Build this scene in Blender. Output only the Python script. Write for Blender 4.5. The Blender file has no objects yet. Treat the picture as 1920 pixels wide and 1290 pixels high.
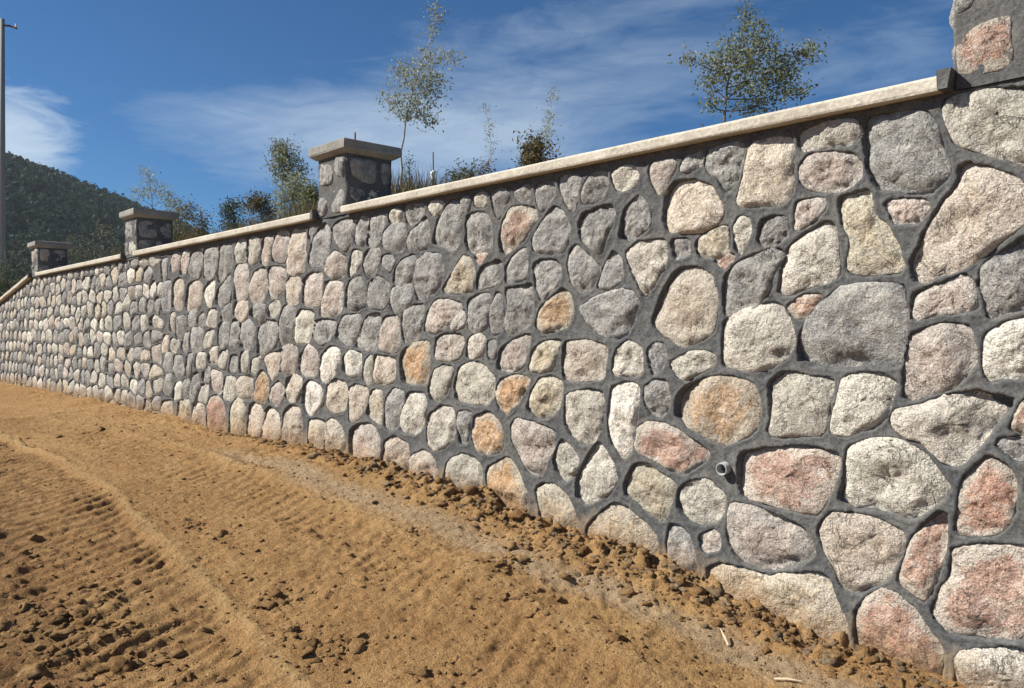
import bpy, math, random
import numpy as np
from mathutils import Vector

# ------------------------------------------------------------------ camera, sky, sun
sc = bpy.context.scene
F = 1493.0                      # focal length in photograph pixels (1920 wide)
TH = math.radians(43.23)        # angle between the view axis and the wall
CAM = np.array([0.0, -4.006, 1.6])
FWD = np.array([-math.cos(TH), math.sin(TH), 0.0])
RGT = np.array([math.sin(TH), math.cos(TH), 0.0])
UP = np.array([0, 0, 1.0])
HOR = 622.0

cd = bpy.data.cameras.new('camera')
cd.sensor_width = 36.0
cd.lens = F / 1920 * 36
cd.shift_y = (HOR - 645.0) / 1920.0
cd.clip_start = 0.05
cd.clip_end = 5000
cam = bpy.data.objects.new('camera', cd)
sc.collection.objects.link(cam)
cam.location = CAM
cam.rotation_euler = Vector(FWD).to_track_quat('-Z', 'Y').to_euler()
sc.camera = cam

SUN_EL = math.radians(40)
SUN_AZ = math.radians(222)      # clockwise from +Y
sundir = np.array([math.sin(SUN_AZ) * math.cos(SUN_EL), math.cos(SUN_AZ) * math.cos(SUN_EL), math.sin(SUN_EL)])
ld = bpy.data.lights.new('sun', 'SUN')
ld.energy = 5.0
ld.angle = math.radians(0.53)
ld.color = (1.0, 0.93, 0.82)
sun = bpy.data.objects.new('sun', ld)
sc.collection.objects.link(sun)
sun.location = (0, -20, 30)
sun.rotation_euler = Vector(-sundir).to_track_quat('-Z', 'Y').to_euler()

sc.view_settings.view_transform = 'Standard'
sc.view_settings.look = 'None'
sc.view_settings.exposure = 0.78
sc.view_settings.gamma = 1.0
sc.view_settings.use_curve_mapping = False


def pdir(u, v):
    return FWD + (u - 960) / F * RGT + (HOR - v) / F * UP


def P(u, v, Z):
    return CAM + Z * pdir(u, v)


def wallpt(u, v, Y=0.0):
    d = pdir(u, v)
    t = (Y - CAM[1]) / d[1]
    p = CAM + t * d
    return p[0], p[2]


class NT:
    """small helper for node trees"""
    def __init__(self, tree):
        self.t = tree
        tree.nodes.clear()

    def n(self, typ, **kw):
        nd = self.t.nodes.new(typ)
        for k, v in kw.items():
            if k.startswith('i_'):
                key = k[2:]
                key = int(key) if key.isdigit() else key.replace('_', ' ')
                sock = nd.inputs[key]
                if hasattr(v, 'links'):
                    self.t.links.new(v, sock)
                else:
                    sock.default_value = v
            else:
                setattr(nd, k, v)
        return nd

    def math(self, op, a, b=0.0, c=0.0, clamp=False):
        nd = self.t.nodes.new('ShaderNodeMath')
        nd.operation = op
        nd.use_clamp = clamp
        for i, v in enumerate((a, b, c)):
            if hasattr(v, 'links'):
                self.t.links.new(v, nd.inputs[i])
            else:
                nd.inputs[i].default_value = v
        return nd.outputs[0]

    def mix(self, f, a, b, typ='MIX'):
        nd = self.t.nodes.new('ShaderNodeMix')
        nd.data_type = 'RGBA'
        nd.blend_type = typ
        for s, v in ((nd.inputs[0], f), (nd.inputs[6], a), (nd.inputs[7], b)):
            if hasattr(v, 'links'):
                self.t.links.new(v, s)
            else:
                if s.type == 'RGBA' and len(v) == 3:
                    v = (*v, 1)
                s.default_value = v
        return nd.outputs[2]

    def ramp(self, f, stops):
        nd = self.t.nodes.new('ShaderNodeValToRGB')
        e = nd.color_ramp.elements
        while len(e) < len(stops):
            e.new(0.5)
        for x, (p, c) in zip(e, stops):
            x.position = p
            x.color = (c, c, c, 1) if not hasattr(c, '__len__') else (*c, 1)
        self.t.links.new(f, nd.inputs[0])
        return nd.outputs[0]

    def noise(self, vec, scale, detail=4, rough=0.55, dist=0.0):
        nd = self.n('ShaderNodeTexNoise')
        nd.inputs['Scale'].default_value = scale
        nd.inputs['Detail'].default_value = detail
        nd.inputs['Roughness'].default_value = rough
        nd.inputs['Distortion'].default_value = dist
        if vec is not None:
            self.t.links.new(vec, nd.inputs['Vector'])
        return nd.outputs['Fac']


def make_world():
    w = bpy.data.worlds.new('World')
    sc.world = w
    w.use_nodes = True
    k = NT(w.node_tree)
    sky = k.n('ShaderNodeTexSky', sky_type='NISHITA', sun_disc=False)
    sky.sun_elevation = SUN_EL
    sky.sun_rotation = SUN_AZ
    sky.altitude = 1500
    sky.air_density = 1.0
    sky.dust_density = 0.1
    sky.ozone_density = 3.0
    tc = k.n('ShaderNodeTexCoord')
    d = tc.outputs['Generated']
    mp = k.n('ShaderNodeMapping', i_Vector=d)
    mp.inputs['Scale'].default_value = (1, 1, 4.2)
    mp.inputs['Rotation'].default_value = (0.10, 0.05, 0)
    wisp = k.noise(mp.outputs[0], 2.6, 8, 0.60, 0.9)
    fine = k.noise(mp.outputs[0], 9.0, 6, 0.65, 1.2)
    wv = k.math('ADD', k.math('MULTIPLY', wisp, 0.75), k.math('MULTIPLY', fine, 0.25))

    def blob(u, v, k1, sx=1.0):
        c = pdir(u, v)
        c = c / np.linalg.norm(c)
        s = k.n('ShaderNodeVectorMath', operation='SUBTRACT')
        k.t.links.new(d, s.inputs[0])
        s.inputs[1].default_value = c
        m = k.n('ShaderNodeVectorMath', operation='MULTIPLY')
        k.t.links.new(s.outputs[0], m.inputs[0])
        m.inputs[1].default_value = (k1 * sx, k1 * sx, k1)
        l = k.n('ShaderNodeVectorMath', operation='LENGTH')
        k.t.links.new(m.outputs[0], l.inputs[0])
        v2 = k.math('MULTIPLY', l.outputs['Value'], l.outputs['Value'])
        return k.math('POWER', 2.718, k.math('MULTIPLY', v2, -1.0))
    b = None
    for (u, v, k1, sx, a) in ((500, 225, 22, .22, .34), (820, 245, 12, .5, .34), (1160, 70, 14, .5, .32), (1650, 110, 8, .7, .34),
                              (1000, 250, 12, .4, .25), (650, 290, 14, .3, .14)):
        x = k.math('MULTIPLY', blob(u, v, k1, sx), a)
        b = x if b is None else k.math('ADD', b, x)
    m1 = k.ramp(k.math('ADD', wv, k.math('MULTIPLY', b, 0.55)), ((0.60, 0.0), (0.75, 0.20), (0.95, 0.55)))
    cum = blob(0, 265, 17.0, 0.8)
    cn = k.math('ADD', cum, k.math('MULTIPLY', k.math('SUBTRACT', fine, 0.5), 1.0))
    m2 = k.ramp(cn, ((0.32, 0.0), (0.70, 0.6), (1.0, 0.8)))
    m = k.math('MAXIMUM', m1, m2, clamp=True)
    tint = k.mix(1.0, sky.outputs[0], (0.33, 0.74, 1.04), 'MULTIPLY')
    col = k.mix(m, tint, (7.6, 9.0, 10.4))
    bg = k.n('ShaderNodeBackground', i_Color=col)
    bg.inputs['Strength'].default_value = 0.050
    out = k.n('ShaderNodeOutputWorld')
    k.t.links.new(bg.outputs[0], out.inputs[0])


make_world()
C = sc.collection
rnd = random.Random(7)
nr = np.random.RandomState(11)


# ------------------------------------------------------------------ numpy helpers
def _hash(ix, iy, iz, seed):
    h = (ix.astype(np.int64) * 374761393 + iy.astype(np.int64) * 668265263 + iz.astype(np.int64) * 2147483647 + seed * 1274126177) & 0xffffffff
    h = ((h ^ (h >> 13)) * 1274126177) & 0xffffffff
    h = ((h ^ (h >> 16)) * 668265263) & 0xffffffff
    return ((h ^ (h >> 15)) & 0xffff) / 65535.0


def vnoise(x, y, z, seed=0):
    ix, iy, iz = np.floor(x), np.floor(y), np.floor(z)
    fx, fy, fz = x - ix, y - iy, z - iz
    fx, fy, fz = [f * f * f * (f * (f * 6 - 15) + 10) for f in (fx, fy, fz)]
    r = 0
    for a in (0, 1):
        for b in (0, 1):
            for c in (0, 1):
                r = r + _hash(ix + a, iy + b, iz + c, seed) * (fx if a else 1 - fx) * (fy if b else 1 - fy) * (fz if c else 1 - fz)
    return r * 2 - 1


def vnoise2(x, y, seed=0):
    ix, iy = np.floor(x), np.floor(y)
    fx, fy = x - ix, y - iy
    fx, fy = [f * f * f * (f * (f * 6 - 15) + 10) for f in (fx, fy)]
    z = np.zeros_like(ix)
    r = 0
    for a in (0, 1):
        for b in (0, 1):
            r = r + _hash(ix + a, iy + b, z, seed) * (fx if a else 1 - fx) * (fy if b else 1 - fy)
    return r * 2 - 1


def fbm2(x, y, f, oct=4, seed=0, gain=0.5):
    r, a = 0, 1.0
    for i in range(oct):
        r = r + a * vnoise2(x * f + 17.3 * i, y * f - 9.1 * i, seed + i)
        f *= 2.03
        a *= gain
    return r


def fbm3(x, y, z, f, oct=4, seed=0, gain=0.5):
    r, a = 0, 1.0
    for i in range(oct):
        r = r + a * vnoise(x * f + 17.3 * i, y * f - 9.1 * i, z * f + 3.7 * i, seed + i)
        f *= 2.03
        a *= gain
    return r


def mesh_np(name, V, faces, mat, smooth=True):
    """faces: list of (M,k) int arrays"""
    V = np.asarray(V, dtype=np.float32).reshape(-1, 3)
    me = bpy.data.meshes.new(name)
    faces = [np.asarray(f, dtype=np.int32) for f in faces if len(f)]
    nl = sum(f.size for f in faces)
    npoly = sum(len(f) for f in faces)
    me.vertices.add(len(V))
    me.vertices.foreach_set('co', V.ravel())
    me.loops.add(nl)
    me.loops.foreach_set('vertex_index', np.concatenate([f.ravel() for f in faces]))
    me.polygons.add(npoly)
    starts, o = [], 0
    for f in faces:
        k = f.shape[1]
        starts.append(o + np.arange(len(f)) * k)
        o += f.size
    me.polygons.foreach_set('loop_start', np.concatenate(starts).astype(np.int32))
    me.update(calc_edges=True)
    me.validate()
    me.polygons.foreach_set('use_smooth', [smooth] * len(me.polygons))
    me.materials.append(mat)
    return me


def obj(name, me, parent=None, loc=(0, 0, 0)):
    o = bpy.data.objects.new(name, me)
    C.objects.link(o)
    o.location = loc
    if parent is not None:
        o.parent = parent
    return o


def tag(o, label=None, cat=None, group=None, kind=None):
    for k, v in (('label', label), ('category', cat), ('group', group), ('kind', kind)):
        if v:
            o[k] = v
    return o


def empty(name, loc):
    return obj(name, None, None, loc)


def add_attr(me, name, arr, typ='FLOAT_COLOR'):
    a = me.attributes.new(name, typ, 'POINT')
    arr = np.asarray(arr, dtype=np.float32)
    a.data.foreach_set('color' if typ == 'FLOAT_COLOR' else 'value', arr.ravel())


def tube(path, radii, sides=6):
    path = [np.asarray(p, float) for p in path]
    V, Fq = [], []
    n = len(path)
    for i, p in enumerate(path):
        t = path[min(i + 1, n - 1)] - path[max(i - 1, 0)]
        t = t / (np.linalg.norm(t) + 1e-9)
        a = np.cross(t, [0.3, 0.9, 0.2])
        a /= np.linalg.norm(a) + 1e-9
        b = np.cross(t, a)
        for k in range(sides):
            an = 2 * math.pi * k / sides
            V.append(p + radii[i] * (math.cos(an) * a + math.sin(an) * b))
    for i in range(n - 1):
        for k in range(sides):
            k2 = (k + 1) % sides
            Fq.append((i * sides + k, i * sides + k2, (i + 1) * sides + k2, (i + 1) * sides + k))
    return np.array(V), np.array(Fq)


def join_parts(parts):
    V, Q, o = [], [], 0
    for v, q in parts:
        V.append(v)
        Q.append(np.asarray(q) + o)
        o += len(v)
    return np.concatenate(V), np.concatenate(Q)


def box_vf(x0, x1, y0, y1, z0, z1):
    V = np.array([(x, y, z) for z in (z0, z1) for y in (y0, y1) for x in (x0, x1)], float)
    Q = np.array([(0, 2, 3, 1), (4, 5, 7, 6), (0, 1, 5, 4), (2, 6, 7, 3), (0, 4, 6, 2), (1, 3, 7, 5)])
    return V, Q


# ------------------------------------------------------------------ materials
def principled(k, color, rough=0.9, normal=None, spec=0.2):
    b = k.n('ShaderNodeBsdfPrincipled')
    for s, v in (('Base Color', color), ('Roughness', rough)):
        if hasattr(v, 'links'):
            k.t.links.new(v, b.inputs[s])
        else:
            b.inputs[s].default_value = (*v, 1) if s == 'Base Color' else v
    b.inputs['Specular IOR Level'].default_value = spec
    if normal is not None:
        k.t.links.new(normal, b.inputs['Normal'])
    o = k.n('ShaderNodeOutputMaterial')
    k.t.links.new(b.outputs[0], o.inputs[0])
    return b


def bump(k, h, dist, strength=1.0, prev=None):
    b = k.n('ShaderNodeBump')
    b.inputs['Distance'].default_value = dist
    b.inputs['Strength'].default_value = strength
    k.t.links.new(h, b.inputs['Height'])
    if prev is not None:
        k.t.links.new(prev, b.inputs['Normal'])
    return b.outputs[0]


def newmat(name):
    m = bpy.data.materials.new(name)
    m.use_nodes = True
    return m, NT(m.node_tree)


def m_stone():
    m, k = newmat('rough_stone')
    pos = k.n('ShaderNodeNewGeometry').outputs['Position']
    tint = k.n('ShaderNodeAttribute', attribute_name='tint').outputs['Color']
    acc = k.n('ShaderNodeAttribute', attribute_name='accent').outputs['Color']
    ex = k.n('ShaderNodeAttribute', attribute_name='extra')
    sep = k.n('ShaderNodeSeparateColor')
    k.t.links.new(ex.outputs['Color'], sep.inputs[0])
    rad, dust, amt = sep.outputs[0], sep.outputs[1], sep.outputs[2]
    big = k.noise(pos, 7, 5, 0.62, 0.6)
    mid = k.noise(pos, 26, 5, 0.65)
    fine = k.noise(pos, 120, 3, 0.7)
    # stain in the middle of the stone
    e = k.math('SUBTRACT', k.math('ADD', k.math('MULTIPLY', big, 1.1), k.math('MULTIPLY', mid, 0.9)), k.math('MULTIPLY', k.math('MULTIPLY', rad, rad), 0.62))
    e = k.math('ADD', e, k.math('MULTIPLY', amt, 0.55))
    mask = k.ramp(e, ((0.92, 0.0), (1.18, 1.0)))
    mask = k.math('MULTIPLY', mask, k.math('ADD', 0.18, k.math('MULTIPLY', amt, 0.9)), clamp=True)
    col = k.mix(mask, tint, acc)
    # lighter chips and dark pits
    chips = k.ramp(mid, ((0.52, 0.0), (0.72, 1.0)))
    col = k.mix(k.math('MULTIPLY', chips, 0.5), col, (0.70, 0.66, 0.58))
    b1 = k.noise(pos, 5.2, 5, 0.65, 1.2)
    blot = k.ramp(b1, ((0.48, 0.0), (0.62, 1.0)))
    col = k.mix(k.math('MULTIPLY', blot, 0.55), col, k.mix(0.6, col, (0.64, 0.61, 0.55)))
    gry = k.ramp(b1, ((0.36, 1.0), (0.47, 0.0)))
    col = k.mix(k.math('MULTIPLY', gry, 0.5), col, k.mix(0.6, col, (0.27, 0.265, 0.25)))
    ck = k.math('ABSOLUTE', k.math('SUBTRACT', k.noise(pos, 5.5, 6, 0.68, 1.6), 0.5))
    ck = k.math('MULTIPLY', k.ramp(ck, ((0.0, 1.0), (0.016, 0.0))), k.ramp(big, ((0.48, 0.0), (0.6, 1.0))))
    col = k.mix(k.math('MULTIPLY', ck, 0.6), col, (0.09, 0.08, 0.07))
    pits = k.ramp(k.math('ADD', k.math('MULTIPLY', mid, 0.6), k.math('MULTIPLY', fine, 0.4)), ((0.34, 1.0), (0.45, 0.0)))
    col = k.mix(k.math('MULTIPLY', pits, 0.62), col, (0.10, 0.095, 0.085))
    gr = k.ramp(fine, ((0.3, (0.55, 0.55, 0.55)), (0.7, (1.45, 1.45, 1.43))))
    col = k.mix(1.0, col, gr, 'MULTIPLY')
    dn = k.math('MULTIPLY', k.ramp(k.math('ADD', dust, k.math('MULTIPLY', k.math('SUBTRACT', mid, 0.5), 0.9)), ((0.25, 0.0), (0.85, 1.0))), 0.8)
    col = k.mix(dn, col, (0.34, 0.215, 0.11))
    h = k.math('SUBTRACT', k.math('ADD', k.math('MULTIPLY', mid, 1.0), k.math('MULTIPLY', fine, 0.4)), k.math('MULTIPLY', ck, 0.3))
    nb = bump(k, h, 0.030, 1.0)
    vor = k.n('ShaderNodeTexVoronoi')
    vor.inputs['Scale'].default_value = 34
    k.t.links.new(pos, vor.inputs['Vector'])
    nb = bump(k, vor.outputs['Distance'], 0.010, 0.5, nb)
    principled(k, col, 0.92, nb, 0.15)
    return m


def m_mortar():
    m, k = newmat('grey_mortar')
    pos = k.n('ShaderNodeNewGeometry').outputs['Position']
    dust = k.n('ShaderNodeAttribute', attribute_name='dust').outputs['Fac']
    a = k.noise(pos, 3.5, 5, 0.6)
    b = k.noise(pos, 60, 4, 0.7)
    c = k.noise(pos, 14, 4, 0.6)
    col = k.mix(k.ramp(a, ((0.35, 0.0), (0.65, 1.0))), (0.082, 0.086, 0.090), (0.122, 0.122, 0.118))
    col = k.mix(k.math('MULTIPLY', k.ramp(c, ((0.5, 0.0), (0.75, 1.0))), 0.5), col, (0.17, 0.165, 0.15))
    col = k.mix(1.0, col, k.ramp(b, ((0.3, (0.6, 0.6, 0.6)), (0.7, (1.35, 1.35, 1.35)))), 'MULTIPLY')
    dn = k.ramp(k.math('ADD', dust, k.math('MULTIPLY', k.math('SUBTRACT', c, 0.5), 1.0)), ((0.3, 0.0), (0.95, 0.8)))
    col = k.mix(dn, col, (0.28, 0.19, 0.10))
    nb = bump(k, k.math('ADD', b, k.math('MULTIPLY', c, 1.2)), 0.008, 0.8)
    principled(k, col, 0.93, nb, 0.15)
    return m


def m_concrete(name, c1, c2):
    m, k = newmat(name)
    pos = k.n('ShaderNodeNewGeometry').outputs['Position']
    a = k.noise(pos, 2.2, 6, 0.65)
    b = k.noise(pos, 45, 4, 0.7)
    c = k.noise(pos, 9, 5, 0.65)
    col = k.mix(k.ramp(a, ((0.35, 0.0), (0.68, 1.0))), c1, c2)
    col = k.mix(k.math('MULTIPLY', k.ramp(c, ((0.52, 0.0), (0.72, 1.0))), 0.45), col, (0.24, 0.21, 0.17))
    col = k.mix(1.0, col, k.ramp(b, ((0.3, (0.72, 0.72, 0.72)), (0.7, (1.2, 1.2, 1.2)))), 'MULTIPLY')
    nb = bump(k, k.math('ADD', b, c), 0.006, 0.8)
    principled(k, col, 0.92, nb, 0.15)
    return m


def m_soil():
    m, k = newmat('tan_soil')
    pos = k.n('ShaderNodeNewGeometry').outputs['Position']
    at = k.n('ShaderNodeAttribute', attribute_name='zone')
    sep = k.n('ShaderNodeSeparateColor')
    k.t.links.new(at.outputs['Color'], sep.inputs[0])
    cement, packed, darker = sep.outputs
    a = k.noise(pos, 0.9, 5, 0.6)
    b = k.noise(pos, 6, 6, 0.65, 0.4)
    c = k.noise(pos, 34, 5, 0.7)
    d = k.noise(pos, 130, 3, 0.7)
    col = k.mix(k.ramp(a, ((0.36, 0.0), (0.64, 1.0))), (0.330, 0.196, 0.086), (0.390, 0.246, 0.112))
    col = k.mix(k.math('MULTIPLY', k.ramp(b, ((0.46, 0.0), (0.68, 1.0))), 0.55), col, (0.24, 0.125, 0.05))
    col = k.mix(k.math('MULTIPLY', k.ramp(c, ((0.52, 0.0), (0.72, 1.0))), 0.5), col, (0.42, 0.285, 0.145))
    dm = k.ramp(k.math('ADD', darker, k.math('MULTIPLY', k.math('SUBTRACT', b, 0.5), 0.9)), ((0.25, 0.0), (0.85, 0.75)))
    col = k.mix(dm, col, (0.185, 0.105, 0.05))  # darker brown beyond the rut, weaker in the lug prints and spoil heap
    pk = k.math('MULTIPLY', packed, k.ramp(b, ((0.3, 0.3), (0.6, 0.8))))
    col = k.mix(pk, col, (0.43, 0.295, 0.145))
    cm = k.ramp(k.math('ADD', cement, k.math('MULTIPLY', k.math('SUBTRACT', b, 0.5), 1.3)), ((0.3, 0.0), (0.95, 0.75)))
    col = k.mix(cm, col, (0.375, 0.290, 0.195))
    col = k.mix(1.0, col, k.ramp(d, ((0.28, (0.5, 0.48, 0.45)), (0.72, (1.42, 1.42, 1.42)))), 'MULTIPLY')
    nb = bump(k, k.math('ADD', k.math('MULTIPLY', c, 1.0), k.math('MULTIPLY', d, 0.4)), 0.030, 1.0)
    principled(k, col, 0.95, nb, 0.1)
    return m


def m_clod():
    m, k = newmat('clod_soil')
    g = k.n('ShaderNodeNewGeometry')
    pos = g.outputs['Position']
    at = k.n('ShaderNodeAttribute', attribute_name='tint').outputs['Color']
    c = k.noise(pos, 45, 5, 0.7)
    col = k.mix(1.0, at, k.ramp(c, ((0.3, (0.65, 0.65, 0.65)), (0.7, (1.3, 1.3, 1.3)))), 'MULTIPLY')
    nb = bump(k, k.math('ADD', c, k.math('MULTIPLY', k.noise(pos, 150, 3, 0.7), 0.4)), 0.030, 1.0)
    principled(k, col, 0.95, nb, 0.1)
    return m


def m_simple(name, c1, c2, scale, rough=0.85, bd=0.004):
    m, k = newmat(name)
    pos = k.n('ShaderNodeNewGeometry').outputs['Position']
    a = k.noise(pos, scale, 5, 0.65)
    col = k.mix(k.ramp(a, ((0.35, 0.0), (0.65, 1.0))), c1, c2)
    principled(k, col, rough, bump(k, a, bd, 0.8), 0.2)
    return m


def m_leaf(name, c1, c2, c3, spec=0.3):
    m, k = newmat(name)
    g = k.n('ShaderNodeNewGeometry')
    r = g.outputs['Random Per Island']
    col = k.ramp(r, ((0.0, c1), (0.6, c2), (1.0, c3)))
    b = k.n('ShaderNodeBsdfPrincipled')
    k.t.links.new(col, b.inputs['Base Color'])
    b.inputs['Roughness'].default_value = 0.55
    b.inputs['Specular IOR Level'].default_value = spec
    t = k.n('ShaderNodeBsdfTranslucent')
    k.t.links.new(col, t.inputs['Color'])
    mx = k.n('ShaderNodeMixShader')
    mx.inputs[0].default_value = 0.3
    k.t.links.new(b.outputs[0], mx.inputs[1])
    k.t.links.new(t.outputs[0], mx.inputs[2])
    o = k.n('ShaderNodeOutputMaterial')
    k.t.links.new(mx.outputs[0], o.inputs[0])
    return m


STONE = m_stone()
MORTAR = m_mortar()
COPING = m_concrete('coping_concrete', (0.45, 0.415, 0.345), (0.56, 0.525, 0.45))
CAPC = m_concrete('cap_concrete', (0.22, 0.215, 0.20), (0.32, 0.31, 0.285))
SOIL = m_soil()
CLOD = m_clod()
BARK = m_simple('bark', (0.10, 0.085, 0.065), (0.19, 0.165, 0.13), 30)
PALEBARK = m_simple('pale_bark', (0.30, 0.29, 0.26), (0.42, 0.41, 0.38), 30)
LEAF_A = m_leaf('leaf_olive', (0.105, 0.118, 0.050), (0.185, 0.198, 0.095), (0.31, 0.315, 0.18))
LEAF_B = m_leaf('leaf_dark', (0.028, 0.045, 0.018), (0.065, 0.085, 0.030), (0.12, 0.13, 0.05))
LEAF_C = m_leaf('leaf_brown', (0.085, 0.060, 0.025), (0.125, 0.105, 0.040), (0.20, 0.15, 0.06))
LEAF_D = m_leaf('leaf_pale', (0.19, 0.21, 0.13), (0.30, 0.32, 0.23), (0.42, 0.44, 0.36))
LEAF_F = m_leaf('leaf_forest', (0.016, 0.034, 0.026), (0.026, 0.048, 0.035), (0.036, 0.060, 0.040), 0.03)
POLE = m_simple('pole_concrete', (0.24, 0.24, 0.23), (0.32, 0.32, 0.30), 12)
RUST = m_simple('rusty_steel', (0.10, 0.06, 0.04), (0.16, 0.10, 0.06), 60)
PIPE = m_simple('grey_plastic', (0.30, 0.31, 0.31), (0.40, 0.41, 0.40), 30, 0.45, 0.001)
PIPEB = m_simple('muddy_plastic', (0.20, 0.12, 0.07), (0.30, 0.19, 0.11), 40, 0.7, 0.002)
WHITE = m_simple('white_paint', (0.70, 0.70, 0.68), (0.80, 0.80, 0.78), 20, 0.6, 0.001)
WOOD = m_simple('pale_wood', (0.50, 0.40, 0.26), (0.62, 0.52, 0.36), 60)
TURF = m_simple('dry_turf', (0.08, 0.085, 0.03), (0.14, 0.115, 0.05), 3, 0.95, 0.02)
HILLM = m_simple('wooded_slope', (0.012, 0.024, 0.014), (0.028, 0.045, 0.024), 0.15, 0.95, 0.3)

# ------------------------------------------------------------------ terrain profile along the foot of the wall
base_px = [(1920, 1345), (1800, 1287), (1700, 1245), (1600, 1218), (1500, 1182), (1400, 1128), (1300, 1085), (1200, 1045), (1100, 1004),
           (1000, 982), (900, 938), (820, 912), (740, 884), (640, 850), (540, 828), (440, 812), (340, 785), (230, 760), (100, 735), (0, 715)]
BX = np.array([wallpt(u, v)[0] for u, v in base_px][::-1])
BZ = np.array([wallpt(u, v)[1] for u, v in base_px][::-1])
BX = np.concatenate([[-60, -30], BX, [2.0, 30]])
BZ = np.concatenate([[BZ[0], BZ[0]], BZ, [BZ[-1] - 0.12, BZ[-1] - 0.3]])
WTOP = 2.712                    # top of the masonry, below the coping
SPAN, WID = 5.77, 0.525
PX = [-1.285 - SPAN * i for i in range(4)]
XC = PX[3] - 0.05               # where the coping starts to drop
CSL = 0.150


def ground_base(x):
    return np.interp(x, BX, BZ)


def wtop(x):
    return np.where(x < XC, WTOP - (XC - x) * CSL, WTOP)


# tyre tracks traced on the ground, as curves on the plane of the soil
def groundpt(u, v):
    d = pdir(u, v)
    t = 3.0
    for _ in range(60):
        p = CAM + t * d
        g = ground_base(p[0]) + 0.05 * p[1]
        t += (p[2] - g) / abs(d[2]) * 0.6
    p = CAM + t * d
    return p[:2]


def curve_px(pts, n=80):
    q = np.array([groundpt(*p) for p in pts])
    s = np.concatenate([[0], np.cumsum(np.linalg.norm(np.diff(q, axis=0), axis=1))])
    ss = np.linspace(0, s[-1], n)
    return np.stack([np.interp(ss, s, q[:, 0]), np.interp(ss, s, q[:, 1])], 1), ss


T1c, T1s = curve_px([(-60, 790), (46, 833), (114, 862), (201, 910), (247, 947), (293, 993), (338, 1034), (393, 1089), (439, 1139), (462, 1162), (540, 1245), (640, 1350)])
T2c, T2s = curve_px([(60, 775), (220, 805), (340, 832), (420, 865), (560, 905), (680, 960), (820, 1030), (960, 1110), (1150, 1220), (1300, 1320)])


def to_curve(x, y, Cv, S):
    """signed distance (positive toward the wall) and arc length"""
    best = np.full(x.shape, 1e9)
    side = np.zeros(x.shape)
    arc = np.zeros(x.shape)
    for i in range(len(Cv) - 1):
        a, b = Cv[i], Cv[i + 1]
        ab = b - a
        L = math.hypot(*ab)
        t = np.clip(((x - a[0]) * ab[0] + (y - a[1]) * ab[1]) / L ** 2, 0, 1)
        dx, dy = x - a[0] - t * ab[0], y - a[1] - t * ab[1]
        d = np.hypot(dx, dy)
        m = d < best
        best = np.where(m, d, best)
        side = np.where(m, np.sign(ab[0] * dy - ab[1] * dx), side)
        arc = np.where(m, S[i] + t * L, arc)
    return best * side, arc


def sstep(a, b, x):
    t = np.clip((x - a) / (b - a), 0, 1)
    return t * t * (3 - 2 * t)


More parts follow.
